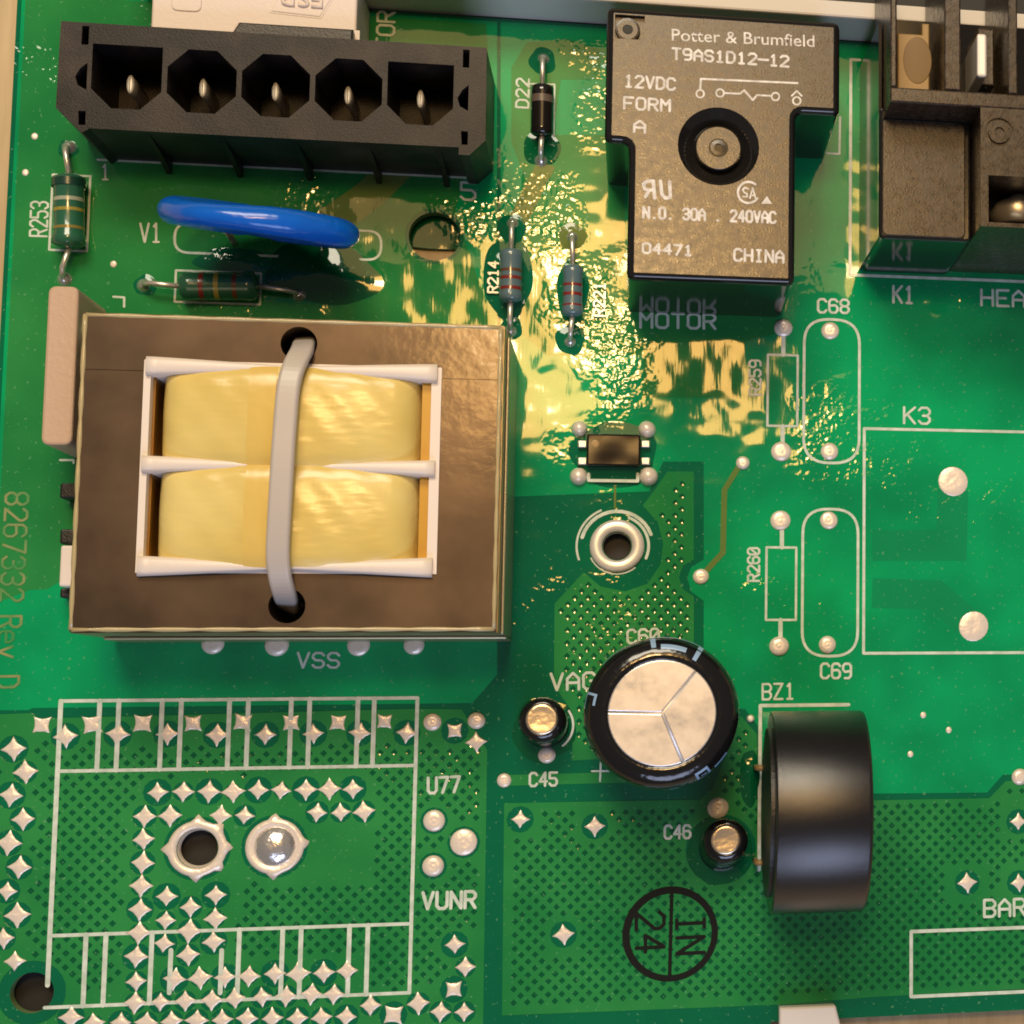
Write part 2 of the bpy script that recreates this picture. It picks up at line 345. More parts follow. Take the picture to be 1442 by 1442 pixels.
# --- copper areas: hatched meshes with a dimple in every gap
def hatch(name, poly_px, skip, cuts, z=.05):
    poly = [xy(u, v) for u, v in poly_px]
    holes = [h for h in cuts]
    for (c, r) in allpads:
        if inside(c, poly): holes.append(circ(c, r, 12))
    # keep cut-outs away from the outline and merge-free
    def clear(c, r): return all(abs(dist_seg(c, poly[i - 1], poly[i])) > r + .12 for i in range(len(poly)))
    good = []
    for h in holes:
        c = (sum(p[0] for p in h) / len(h), sum(p[1] for p in h) / len(h)); r = max(math.dist(c, p) for p in h)
        if inside(c, poly) and clear(c, r): good.append((c, r, h))
    P = 1.60; d = .41; cells = []
    x0 = min(p[0] for p in poly); x1 = max(p[0] for p in poly); y0 = min(p[1] for p in poly); y1 = max(p[1] for p in poly)
    j = 0; y = y0
    while y < y1:
        x = x0 + (P / 2 if j % 2 else 0)
        while x < x1:
            c = (x, y)
            if inside(c, poly) and clear(c, d + .25) and all(math.dist(c, g[0]) > g[1] + d + .2 for g in good) and not any(inside(c, k) for k in skip): cells.append(c)
            x += P
        y += P / 2; j += 1
    # pads too close together: join their openings by keeping only non-overlapping circles
    keep = []
    for g in good:
        if all(math.dist(g[0], k[0]) > g[1] + k[1] + .05 for k in keep): keep.append(g)
        else:
            near = min(math.dist(g[0], k[0]) - k[1] for k in keep)
            if near > .7: keep.append((g[0], near - .06, circ(g[0], near - .06, 12)))
    mb = MB()
    dia = [[(c[0] + d, c[1]), (c[0], c[1] + d), (c[0] - d, c[1]), (c[0], c[1] - d)] for c in cells]
    fast_plate(mb, poly, [k[2] for k in keep], dia, z)
    mb2 = MB()
    for c in cells:
        q = [(c[0] + d, c[1], z), (c[0], c[1] + d, z), (c[0] - d, c[1], z), (c[0], c[1] - d, z), (c[0], c[1], z - .045)]
        e = d * .55; q2 = [(c[0] + e, c[1], z - .028), (c[0], c[1] + e, z - .028), (c[0] - e, c[1], z - .028), (c[0], c[1] - e, z - .028)]
        mb2.add(q[:4] + q2 + [q[4]], [(i, (i + 1) % 4, 4 + (i + 1) % 4, 4 + i) for i in range(4)] + [(4 + i, 4 + (i + 1) % 4, 8) for i in range(4)], 0, True)
    o = mb.build('hatched_copper', M['pour'], board); o['kind'] = 'stuff'
    o2 = mb2.build('hatch_gap', M['hole'], o); o2['kind'] = 'stuff'
    return o
def dist_seg(p, a, b):
    ax, ay = a; bx, by = b; dx, dy = bx - ax, by - ay; L = dx * dx + dy * dy
    t = max(0, min(1, ((p[0] - ax) * dx + (p[1] - ay) * dy) / L)) if L else 0
    return math.hypot(p[0] - ax - t * dx, p[1] - ay - t * dy)
def fast_plate(mb, outer, rounds, dias, z):
    """one constrained triangulation; faces inside openings are dropped by the opening they came from"""
    loops = [ccw(outer)] + [list(reversed(ccw(h))) for h in rounds] + [list(reversed(ccw(h))) for h in dias]
    vs = []; ed = []; own = []
    for k, L in enumerate(loops):
        o = len(vs); vs += [Vector(p) for p in L]; own += [k] * len(L); ed += [(o + i, o + (i + 1) % len(L)) for i in range(len(L))]
    V, E, Fc, ov, oe, of = delaunay_2d_cdt(vs, ed, [], 0, 1e-6)
    org = [own[o[0]] if len(o) else -1 for o in ov]
    tri = []
    for f in Fc:
        ks = {org[i] for i in f}
        if len(ks) == 1 and 0 not in ks: continue
        c = (sum(V[i].x for i in f) / 3, sum(V[i].y for i in f) / 3)
        if not inside(c, outer): continue
        tri.append(tuple(f))
    mb.add([(p.x, p.y, z) for p in V], tri)
    n = len(loops[0]); L = loops[0]
    mb.add([(p[0], p[1], -.02) for p in L] + [(p[0], p[1], z) for p in L], [(i, (i + 1) % n, n + (i + 1) % n, n + i) for i in range(n)])
    for h in rounds:
        L = list(reversed(ccw(h))); n = len(L)
        mb.add([(p[0], p[1], -.02) for p in L] + [(p[0], p[1], z) for p in L], [(i, (i + 1) % n, n + (i + 1) % n, n + i) for i in range(n)])
def pxrect(u0, v0, u1, v1): return [xy(u0, v0), xy(u1, v0), xy(u1, v1), xy(u0, v1)]
hatch('left', [(-30, 1007), (45, 1004), (52, 1012), (590, 998), (650, 999), (686, 1056), (680, 1465), (-30, 1470)],
      [pxrect(205, 1095, 525, 1245), pxrect(195, 1240, 330, 1400), pxrect(-20, 1000, 690, 1046), pxrect(-20, 1396, 690, 1470), pxrect(330, 1225, 345, 1300)],
      [circ(eye_l, 3.7, 24), circ(eye_r, 3.7, 24), circ(low_hole, 3.6, 24)])
hatch('middle', [(710, 1131), (985, 1126), (1003, 1112), (1043, 1008), (1066, 1034), (1067, 1100), (1052, 1126), (1228, 1127), (1393, 1124), (1416, 1100), (1470, 1096), (1470, 1391), (1230, 1404), (1090, 1415), (707, 1430)],
      [pxrect(715, 1135, 760, 1180), pxrect(815, 1145, 860, 1185), pxrect(770, 1290, 818, 1345), pxrect(1335, 1215, 1395, 1275), pxrect(1405, 1120, 1470, 1180), pxrect(1405, 1215, 1470, 1275)],
      [circ(xy(1015, 1196), 4.3, 24)])
hatch('upper', [(977, 664), (977, 788), (962, 797), (956, 813), (962, 830), (977, 840), (977, 1062), (806, 1071), (806, 1003), (780, 965), (781, 850), (822, 806), (846, 826), (880, 833), (912, 822), (930, 795), (934, 765), (926, 735), (905, 712), (922, 690), (940, 664)],
      [pxrect(905, 660, 945, 720)], [])
# --- solid copper and wide traces under the mask
def pour(poly_px, m='pour', z=.032):
    mb = MB(); mb.plate([xy(u, v) for u, v in poly_px], [], -.02, z); return mb.build('copper_pour', M[m], board)
def ptrace(pts_px, w_px, m='pour', z=.04):
    P = [Vector(xy(u, v)) for u, v in pts_px]; L = []; R = []
    for k, p in enumerate(P):
        d0 = (P[k] - P[k - 1]).normalized() if k else (P[1] - P[0]).normalized(); d1 = (P[k + 1] - P[k]).normalized() if k < len(P) - 1 else d0
        t = (d0 + d1).normalized(); n = Vector((-t.y, t.x)) * w_px * S / 2 / max(.5, t.dot(d0)); L.append(tuple(p + n)); R.append(tuple(p - n))
    mb = MB(); mb.plate(L + R[::-1], [], -.02, z); return mb.build('trace', M[m], board)
XE = 74.6
def plane(poly, m, z):
    hs = [circ(big_hole, 3.5, 32)] if inside(big_hole, poly) else []
    mb = MB(); mb.plate(poly, hs, -.02, z); return mb.build('copper_pour', M[m], board)
ytp = YT - .4
plane([(XL + .5, ytp), (at(700, 30).x, ytp), xy(700, 950), xy(665, 990), xy(46, 997), xy(40, 1000), (XL + .5, at(0, 1000).y)], 'plane', .014)
plane([(at(705, 30).x, ytp), (XE, ytp), (XE, at(1440, 1089).y), xy(1412, 1091), xy(1390, 1116), xy(1075, 1119), xy(1073, 1030), xy(1049, 998), xy(991, 998), xy(991, 846), xy(973, 833), xy(968, 813), xy(973, 799), xy(991, 788), xy(991, 650), xy(934, 650), xy(914, 692), xy(705, 700)], 'plane', .014)
plane([(XL + .9, ytp - .4), (at(685, 30).x, ytp - .4), xy(690, 120), xy(640, 300), xy(690, 440), xy(690, 760)] + [xy(690 - 24 * k, 800 + 28 * math.sin(k * .55) + 10 * math.sin(k * 1.7)) for k in range(1, 28)] + [(XL + .9, at(10, 850).y)], 'pour', .026)
ptrace([(420, 345), (520, 275), (590, 205), (645, 155)], 44, 'trace')
ptrace([(770, 230), (735, 300), (722, 320)], 26, 'trace', .045)
pour([(720, 95), (742, 60), (800, 55), (845, 70), (845, 112), (790, 112), (778, 190), (850, 190), (880, 215), (880, 392), (1095, 400), (1095, 470), (1050, 480), (1040, 560), (905, 560), (905, 500), (770, 500), (735, 470), (735, 240), (720, 200)], z=.028)
ptrace([(1228, 768), (1340, 768), (1342, 690)], 46, 'plane_dim', .018)
ptrace([(1228, 835), (1318, 838), (1362, 876)], 44, 'plane_dim', .018)
ptrace([(1046, 648), (1020, 690), (1018, 778), (988, 811)], 8, 'trace', .06)
ptrace([(710, 1099), (900, 1094)], 15, 'pour', .04)
ptrace([(866, 680), (866, 716)], 3, 'trace', .05)
# --- lacquer that has crept up round the parts: shallow concave collars
def collar(u, v, a_px, b_px, h=.55, m='mask', rot=0.0):
    c = xy(u, v); mb = MB(); n = 36; K = 9; vs = []; fs = []
    for k in range(K + 1):
        t = k / K; z = h * (1 - t) ** 1.7 + .03
        for i in range(n):
            q = 2 * PI * i / n; wob = 1 + .05 * math.sin(3 * q + u) + .04 * math.sin(5 * q + v)
            X = a_px * S * (.06 + .94 * t) * wob * math.cos(q); Y = b_px * S * (.06 + .94 * t) * wob * math.sin(q)
            vs.append((c[0] + X * math.cos(rot) - Y * math.sin(rot), c[1] + X * math.sin(rot) + Y * math.cos(rot), z if k < K else .0))
    for k in range(K):
        for i in range(n):
            j = (i + 1) % n; fs.append((k * n + i, (k + 1) * n + i, (k + 1) * n + j, k * n + j))
    fs.append(tuple(range(n)))
    mb.add(vs, fs, 0, True); return mb.build('lacquer_collar', M[m], board)
collar(722, 322, 20, 24, .5); collar(716, 392, 36, 62, .75); collar(720, 462, 16, 18, .4)
collar(806, 333, 21, 21, .5, 'trace'); collar(806, 408, 24, 46, .7); collar(803, 478, 22, 24, .5)
collar(764, 86, 20, 22, .5); collar(763, 208, 28, 30, .6, 'hole'); collar(866, 640, 62, 50, .8)
collar(455, 385, 82, 48, .7, 'hole', -.12); collar(330, 368, 56, 20, .3, 'mask'); collar(96, 210, 14, 14, .4); collar(205, 402, 16, 16, .4)  # dark collar under the blue disc also paints in the disc's shadow
collar(768, 1028, 46, 44, .7, 'hole'); collar(1013, 1198, 46, 52, .7, 'hole'); collar(1056, 1095, 18, 50, .3, 'hole')

# --- pads
def star_mesh(tip, waist, h, square=False):
    n = 24; vs = []; fs = []
    prof = [(1.0, .0), (.96, .07), (.7, h * .55), (.4, h * .8), (.15, h * .85)]
    for s_, z in prof:
        for i in range(n):
            q = 2 * PI * i / n; e_ = .74
            r = tip / (abs(math.cos(q)) ** e_ + abs(math.sin(q)) ** e_) ** (1 / e_) if s_ > .5 else waist
            r *= 1 + random.uniform(-.05, .05)
            vs.append((r * s_ * math.cos(q) + .12 * (1 - s_) * math.sin(tip * 90), r * s_ * math.sin(q) + .1 * (1 - s_) * math.cos(tip * 70), z * random.uniform(.85, 1.1)))
    for k in range(len(prof) - 1):
        for i in range(n):
            j = (i + 1) % n; fs.append((k * n + i, k * n + j, (k + 1) * n + j, (k + 1) * n + i))
    fs.append(tuple(range((len(prof) - 1) * n, len(prof) * n)))
    me = bpy.data.meshes.new('solder_pad'); me.from_pydata(vs, [], fs); me.materials.append(M['solder'])
    me.polygons.foreach_set('use_smooth', [True] * len(fs)); return me
SM = [star_mesh(1.36, .62, .17), star_mesh(1.30, .68, .20), star_mesh(1.40, .58, .15), star_mesh(1.28, .74, .18)]
def put(name, me, x, y, z, rot, sx=1.0, sz=1.0):
    o = bpy.data.objects.new(name, me); C.objects.link(o); o.parent = board; o.location = (x, y, z); o.rotation_euler = (0, 0, rot); o.scale = (sx, sx * random.uniform(.94, 1.06), sz); return o
for u, v in PD:
    x, y = xy(u, v); put('solder_pad', random.choice(SM), x, y, .02, random.uniform(-.12, .12), random.uniform(.90, 1.06), random.uniform(.7, 1.2))
for u, v in PX:
    x, y = xy(u, v); put('solder_pad', random.choice(SM), x, y, .02, PI / 4 + random.uniform(-.12, .12), random.uniform(.92, 1.08), random.uniform(.7, 1.1))
rm = MB(); rm.lathe((0, 0), [(1.0, 0), (1.0, .05), (.92, .14), (.66, .24), (.40, .28), (.26, .25), (.10, .29)], 20)
rme = None
for u, v, r in PR:
    x, y = xy(u, v)
    if rme is None:
        o = rm.build('round_solder_pad', M['solder'], board); rme = o.data
    else: o = bpy.data.objects.new('round_solder_pad', rme); C.objects.link(o); o.parent = board
    o.location = (x, y, .03); big = r > 20
    o.scale = (r * S, r * S * random.uniform(.95, 1.05), (.7 if big else 1.5) * random.uniform(.8, 1.2)); o.rotation_euler = (0, 0, random.uniform(0, 6))
# vias in the board's bare field
for u, v in [(49, 192), (160, 372), (36, 243), (1300, 1007), (1282, 1062), (1336, 1028)]:
    x, y = xy(u, v); o = bpy.data.objects.new('round_solder_pad', rme); C.objects.link(o); o.parent = board; o.location = (x, y, .02); o.scale = (.38, .42, .5)
# plated eyelets of the big terminal holes
def eyelet_ring(c, filled, spikes):
    mb = MB(); n = 48; ro, ri = 3.25, 2.3 if not filled else 2.35
    rings = [(ro, .0), (ro, .10), (ro - .35, .22), (ri + .25, .2), (ri, .06), (ri - .25, -1.3 if not filled else .02)]
    vs = []; fs = []
    for k, (r, z) in enumerate(rings):
        for i in range(n):
            q = 2 * PI * i / n; rr = r
            if k < 2:
                for s_ in spikes:
                    dq = (q - s_ + PI) % (2 * PI) - PI; rr += .75 * max(0, 1 - abs(dq) / .20)
            vs.append((c[0] + rr * math.cos(q), c[1] + rr * math.sin(q), z + .03))
    for k in range(len(rings) - 1):
        for i in range(n):
            j = (i + 1) % n; fs.append((k * n + i, k * n + j, (k + 1) * n + j, (k + 1) * n + i))
    mb.add(vs, fs, 0, True); o = mb.build('plated_eyelet', M['solder'], board)
    if filled:
        m2 = MB(); m2.lathe(c, [(2.38, .04), (2.2, .3), (1.7, .7), (1.0, 1.0), (.3, 1.1)], 28); m2.build('solder_fill', M['bright'], o)
    return o
eyelet_ring(eye_l, False, [0.02, 1.57, 3.14, 4.7, 5.55, .8]); eyelet_ring(eye_r, True, [.1, 1.6, 4.7])
# white ringed mounting eyelet below the small chip
mb = MB(); mb.lathe(standoff, [(3.3, .0), (3.3, .25), (2.9, .45), (2.2, .5), (1.9, .3), (1.72, -.4), (1.7, -1.6)], 40); mb.f.pop(); mb.m.pop(); mb.sm.pop()
mb.build('plated_eyelet', M['white_metal'], board)

# --- legend: stroke lettering and outlines
G = {'A': [[(0,0),(0,4),(2,6),(4,4),(4,0)],[(0,2.5),(4,2.5)]], 'B': [[(0,0),(0,6),(3,6),(4,5),(4,4),(3,3),(0,3)],[(3,3),(4,2),(4,1),(3,0),(0,0)]],
 'C': [[(4,5),(3,6),(1,6),(0,5),(0,1),(1,0),(3,0),(4,1)]], 'D': [[(0,0),(0,6),(2.6,6),(4,4.6),(4,1.4),(2.6,0),(0,0)]], 'E': [[(4,6),(0,6),(0,0),(4,0)],[(0,3),(3,3)]],
 'F': [[(4,6),(0,6),(0,0)],[(0,3),(3,3)]], 'G': [[(4,5),(3,6),(1,6),(0,5),(0,1),(1,0),(3,0),(4,1),(4,3),(2.4,3)]], 'H': [[(0,0),(0,6)],[(4,0),(4,6)],[(0,3),(4,3)]], 'I': [[(2,0),(2,6)],[(1,0),(3,0)],[(1,6),(3,6)]],
 'K': [[(0,0),(0,6)],[(4,6),(0,2.4)],[(1.2,3.4),(4,0)]], 'M': [[(0,0),(0,6),(2,3.2),(4,6),(4,0)]], 'N': [[(0,0),(0,6),(4,0),(4,6)]],
 'O': [[(1,0),(0,1),(0,5),(1,6),(3,6),(4,5),(4,1),(3,0),(1,0)]], 'R': [[(0,0),(0,6),(3,6),(4,5),(4,4),(3,3),(0,3)],[(2,3),(4,0)]], 'S': [[(4,5),(3,6),(1,6),(0,5),(0,4),(1,3),(3,3),(4,2),(4,1),(3,0),(1,0),(0,1)]],
 'T': [[(2,0),(2,6)],[(0,6),(4,6)]], 'U': [[(0,6),(0,1),(1,0),(3,0),(4,1),(4,6)]], 'V': [[(0,6),(2,0),(4,6)]], 'Z': [[(0,6),(4,6),(0,0),(4,0)]],
 '0': [[(1,0),(0,1),(0,5),(1,6),(3,6),(4,5),(4,1),(3,0),(1,0)],[(.5,1.5),(3.5,4.5)]], '1': [[(1,5),(2,6),(2,0)],[(.8,0),(3.2,0)]], '2': [[(0,5),(1,6),(3,6),(4,5),(4,4),(0,0),(4,0)]],
 '3': [[(0,5),(1,6),(3,6),(4,5),(4,4),(3,3),(1.5,3)],[(3,3),(4,2),(4,1),(3,0),(1,0),(0,1)]], '4': [[(3,0),(3,6),(0,2),(4,2)]], '5': [[(4,6),(0,6),(0,3.4),(3,3.4),(4,2.4),(4,1),(3,0),(1,0),(0,1)]],
 '6': [[(4,5),(3,6),(1,6),(0,5),(0,1),(1,0),(3,0),(4,1),(4,2.4),(3,3.4),(0,3.2)]], '7': [[(0,6),(4,6),(1.4,0)]], '8': [[(1,3),(0,4),(0,5),(1,6),(3,6),(4,5),(4,4),(3,3),(1,3),(0,2),(0,1),(1,0),(3,0),(4,1),(4,2),(3,3)]],
 '9': [[(4,3),(1,2.6),(0,3.6),(0,5),(1,6),(3,6),(4,5),(4,1),(3,0),(1,0)]], 'e': [[(0,2),(4,2),(4,3),(3,4),(1,4),(0,3),(0,1),(1,0),(3.4,0)]], 'v': [[(0,4),(2,0),(4,4)]], '+': [[(2,0),(2,6)],[(-1,3),(5,3)]], '.': [[(1.8,.1),(2.2,.1)]], '-': [[(-.6,3),(4.6,3)]]}
def stroke_text(txt, p0, p1, h_px, w_px, m='silk', name='legend_text', z=.065, parent=None):
    a, b = Vector(xy(*p0)), Vector(xy(*p1)); d = b - a; L = d.length; d.normalize(); up = Vector((-d.y, d.x)); n = len(txt)
    pit = L / (n - 1 + .72) if n > 1 else L / .72; gw = pit * .72 / 4; gh = h_px * S / 6; mb = MB(); k = 0
    for i, ch in enumerate(txt):
        if ch == ' ': continue
        for line in G[ch]:
            mb.ribbon([a + d * (i * pit + x * gw) + up * (y * gh) for x, y in line], w_px * S, z + .012 * (k % 3)); k += 1
    return mb.build(name, M[m], parent or board)
for t, a, b, h, w in [('MOTOR', (902, 461), (1007, 463), 21, 4), ('K1', (1258, 426), (1286, 427), 25, 4), ('HEATER', (1382, 430), (1508, 434), 24, 4), ('K3', (1273, 596), (1309, 597), 24, 3.6),
        ('C68', (1152, 440), (1195, 441), 20, 3.6), ('C69', (1156, 955), (1198, 955), 21, 3.6), ('R260', (1069, 818), (1069, 772), 16, 3.2), ('R259', (1071, 556), (1071, 508), 16, 3.2),
        ('BZ1', (1074, 985), (1118, 984), 22, 3.2), ('BAR', (1386, 1291), (1443, 1289), 24, 4), ('C46', (936, 1181), (972, 1180), 18, 3.4), ('C45', (746, 1107), (784, 1106), 18, 3.4),
        ('VAG', (776, 972), (838, 970), 23, 3.8), ('C60', (884, 906), (928, 904), 19, 3.4), ('U77', (603, 1117), (647, 1115), 21, 4), ('VUNR', (595, 1280), (669, 1278), 22, 4.4),
        ('VSS', (419, 940), (477, 940), 20, 3.4), ('V1', (198, 341), (226, 341), 26, 3), ('R253', (66, 333), (68, 285), 21, 2.8), ('1', (143, 253), (154, 253), 21, 2.6), ('5', (649, 281), (669, 282), 25, 3.6),
        ('D22', (744, 152), (745, 112), 17, 3), ('R214', (701, 413), (702, 370), 13, 2.8), ('R221', (851, 446), (852, 400), 15, 3), ('MOTOR', (553, 107), (556, 18), 23, 3.6), ('+', (837, 1100), (853, 1100), 28, 2.6)]:
    stroke_text(t, a, b, h, w, z=.065 if t not in ('R214', 'R221') else .5)
stroke_text('8267332', (9, 694), (1, 846), 27, 3.4, 'etch', 'etched_text'); stroke_text('Rev D', (0, 868), (-4, 968), 26, 3.4, 'etch', 'etched_text')
def line(pts, w=3.4, closed=False, z=.062, name='legend_line', m='silk'):
    mb = MB(); mb.ribbon([xy(u, v) for u, v in pts], w * S, z, closed); return mb.build(name, M[m], board)
def legend_rect(u0, v0, u1, v1, w=3.4, r=0, sides=None):
    x0, x1, y0, y1 = rect(u0, v0, u1, v1); mb = MB()
    pts = [(x0, y0), (x1, y0), (x1, y1), (x0, y1)]
    if r: pts = round_poly(pts, r, 8)
    mb.ribbon(pts, w * S, .062, True); return mb.build('legend_outline', M['silk'], board)
# the empty U77 footprint: frame, its two rows of lead boxes
ux0, ux1, uyb, uyt = at(76, 1200).x, at(582, 1200).x, at(330, 1408).y, at(330, 985).y
y2, y3 = at(330, 1082).y, at(330, 1309).y
def ln(pts, w=4.4, z=.062):
    mb = MB(); mb.ribbon(pts, w * S, z); return mb.build('legend_line', M['silk'], board)
ln([(ux0, uyt), (ux1, uyt)], 4.6); ln([(ux0, y2), (ux1, y2)], 4.6, .074); ln([(ux0, y3), (ux1, y3)], 4.6, .074); ln([(ux0 - .2, uyb), (ux1, uyb)], 4.6)
ln([(ux0, at(76, 1387).y), (ux0, uyt)], 6, .084); ln([(ux1, uyb), (ux1, uyt)], 5, .084)
for u in (139, 166, 227, 254, 322, 348.5, 409, 435, 503, 526): ln([(at(u, 1030).x, y2), (at(u, 1030).x, uyt)], 6, .09)
for u in (120, 148, 213, 240.5, 312, 336, 397, 423, 491, 517):
    x = at(u, 1350).x; ln([(x, uyb if u not in (240.5, 312) else at(u, 1398).y), (x, y3 if u not in (240.5, 312) else at(u, 1338).y)], 6, .09)
kx = at(1216.5, 760).x; ky0, ky1 = at(1330, 919.5).y, at(1330, 606).y
mb = MB(); mb.ribbon([(75, ky0), (kx, ky0), (kx, ky1), (75, ky1)], 4.2 * S, .062); mb.build('legend_outline', M['silk'], board)
bx0 = at(1283, 1357).x; by0, by1 = at(1360, 1400).y, at(1360, 1309).y
mb = MB(); mb.ribbon([(75, by0), (bx0, by0), (bx0, by1), (75, by1)], 5 * S, .062); mb.build('legend_outline', M['silk'], board)
legend_rect(1081, 500, 1123, 600); legend_rect(1079, 771, 1121, 873)
for u, v0, v1 in ((1103, 474, 500), (1102, 600, 624), (1101, 745, 771), (1099, 873, 898)): line([(u, v0), (u, v1)], 6)
legend_rect(1132, 450, 1210, 652, 4, 3.4); legend_rect(1130, 717, 1208, 924, 4, 3.4)
mb = MB(); kl = at(1197.5, 240).x; kb = at(1320, 392).y; mb.ribbon([(kl + 1.2, at(1200, 84).y), (kl, at(1200, 84).y), (kl, kb), (75, kb)], 4.4 * S, .062); mb.build('legend_outline', M['silk'], board)
mb = MB(); mb.ribbon([xy(138, 225), xy(668, 251), xy(683, 238), xy(686, 128)], 3 * S, .062); mb.build('legend_outline', M['silk'], board)
line([(1165, 216), (1182, 217), (1183, 165)], 3.2)
legend_rect(72, 247, 125, 353, 3); legend_rect(247, 383, 367, 427, 3)
legend_rect(246, 320, 537, 361, 3.4, 1.75); legend_rect(705, 350, 738, 426, 2.6); line([(743, 118), (781, 119), (780, 192)], 2.4)
mb = MB(); bl = at(1069.5, 1140).x; mb.ribbon([(bl, at(1070, 1225).y), (bl, at(1130, 993).y), (at(1195, 993).x, at(1130, 993).y)], 5 * S, .062); mb.build('legend_outline', M['silk'], board)
line([(829, 668), (829, 677), (898, 678), (898, 668)], 4.4, z=.45)
for r, a0, a1, w in ((50, .35, 2.9, 5), (56, 2.0, 3.5, 3), (44, -.4, 1.2, 4), (40, 3.6, 5.4, 2)):
    c = standoff; mb = MB(); mb.ribbon([(c[0] + r * S * math.cos(a0 + (a1 - a0) * i / 14), c[1] + r * S * math.sin(a0 + (a1 - a0) * i / 14)) for i in range(15)], w * S, .06); mb.build('legend_arc', M['silk'], board)
for u, v, r, a0, a1 in ((770, 1022, 36, -.9, .6),):
    c = xy(u, v); mb = MB(); mb.ribbon([(c[0] + r * S * math.cos(a0 + (a1 - a0) * i / 10), c[1] + r * S * math.sin(a0 + (a1 - a0) * i / 10)) for i in range(11)], 3 * S, .3); mb.build('legend_arc', M['silk'], board)
# inked inspection stamp
sc_ = xy(944, 1315); mb = MB(); mb.plate(circ(sc_, 66 * S, 60), [circ((sc_[0] + .05, sc_[1] - .05), 56.5 * S, 60)], .0, .075); mb.build('inspection_stamp', M['ink'], board)
line([(946, 1258), (943, 1373)], 5, z=.08, name='inspection_stamp', m='ink')
stroke_text('IN', (953, 1290), (953, 1343), 38, 5, 'ink', 'inspection_stamp', .08); stroke_text('24', (896, 1286), (896, 1341), 38, 5, 'ink', 'inspection_stamp', .08)

# ------------------------------------------------------------------ enclosure round the board
ye = YT + .25
enc = thing('enclosure_wall', 'off-white plastic enclosure wall along the upper edge of the board', 'enclosure', (10, ye + 1.3, -3))
mb = MB(); mb.prism([(-60, ye), (78, ye), (78, ye + 2.2), (-60, ye + 2.2)], -2.99, 8.5, ch=.3); mb.build('wall', M['enclosure'], enc)
mb = MB(); mb.box(-60, 78, ye + 2.25, ye + 30, -2.99, 6.5); mb.build('outer_panel', M['dark_panel'], enc)
cx0, cx1 = at(1096, 1430).x, at(1188, 1430).x; cy = at(1140, 1414).y
clip = thing('retaining_clip', 'off-white plastic clip gripping the lower edge of the board', 'clip', ((cx0 + cx1) / 2, cy - 4, -3))
mb = MB(); mb.prism([(cx0, cy), (cx1 - 1.2, cy), (cx1 + .8, cy - 8), (cx0, cy - 8)], .1, 2.2, ch=.25); bevel(mb.build('clip_head', M['enclosure'], clip), .2)
mb = MB(); mb.box(cx0 + 1, cx1 - 1.4, cy - 8, cy - 2.6, -2.99, .1); mb.build('clip_post', M['enclosure'], clip)

mb = MB(); mb.box(at(760, 700).x, 78, YB + 2, ye, -2.99, -2.6); mb.box(XL + 1.5, at(680, 1200).x, YB - 7, at(300, 1100).y, -2.99, -2.6); mb.build('added_dark_backing', M['dark_panel'], enc)  # dark sheets added beneath the holes, standing for the shaded space below
lbx, lby = big_hole
lb = thing('lower_board', 'green lower board glimpsed through the large round hole above the transformer', 'circuit board', (lbx, lby + 3, -3))
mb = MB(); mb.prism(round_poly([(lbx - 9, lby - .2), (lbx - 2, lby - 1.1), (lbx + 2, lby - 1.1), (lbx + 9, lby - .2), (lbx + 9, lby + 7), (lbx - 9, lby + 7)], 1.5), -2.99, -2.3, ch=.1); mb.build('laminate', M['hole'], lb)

# ------------------------------------------------------------------ five-way connector
ZC = 13.5
cn = thing('five_way_connector', 'long black five-way connector housing with octagonal sockets at the top left', 'connector', (*xy(390, 150), 0))
def cc(u, v): return xy(u, v, ZC)
X0 = at(81, 100, ZC).x; X1 = at(684, 130, ZC).x; YA = at(380, 48, ZC).y; YBm = at(385, 194, ZC).y
outer = [(X0 + .1, YA), (X1, YA), (X1 + .1, YBm + 1.0), (X1 - 1.7, YBm - .9), (X1 - 2.9, YBm - .9), (X1 - 2.9, YBm), (X0 + 3.6, YBm), (X0 + 2.8, YBm - .6), (X0, YBm + 2.2)]
cav = []
cxs = [at(u, v, ZC) for u, v in ((178.5, 108), (285.5, 114), (388, 121), (489.5, 128), (592, 132))]
ym = sum(p.y for p in cxs) / 5; hw, hh = 3.72, 3.75
for i, p in enumerate(cxs):
    x = cxs[0].x + (cxs[4].x - cxs[0].x) * i / 4; ch = 2.2
    if i in (0, 4): L = [(x - hw, ym + hh), (x + hw, ym + hh), (x + hw, ym - hh + ch), (x + hw - ch, ym - hh), (x - hw + ch, ym - hh), (x - hw, ym - hh + ch)]
    else: L = [(x - hw, ym + hh - ch), (x - hw + ch, ym + hh), (x + hw - ch, ym + hh), (x + hw, ym + hh - ch), (x + hw, ym - hh + ch), (x + hw - ch, ym - hh), (x - hw + ch, ym - hh), (x - hw, ym - hh + ch)]
    cav.append(ccw(L))
sl = []
for xs in (X0 + 2.35, X1 - 2.7):
    sl += [[(xs, YA - .4), (xs + .75, YA - .4), (xs + .75, YA - 2.6), (xs, YA - 2.6)], [(xs + .75, YA - 4.7), (xs + .75, YA - 7.9), (xs - .2, YA - 7.4), (xs - .5, YA - 6.4), (xs, YA - 5.4)], [(xs, YBm + 2.0), (xs + .8, YBm + 2.0), (xs + .8, YBm + .35), (xs + .1, YBm + .35)]]
mb = MB(); mb.plate(outer, cav + sl, .06, ZC, hz=[1.2] * 5 + [6.0] * 6)
bevel(mb.build('housing', M['conn'], cn), .18, 2, 50)
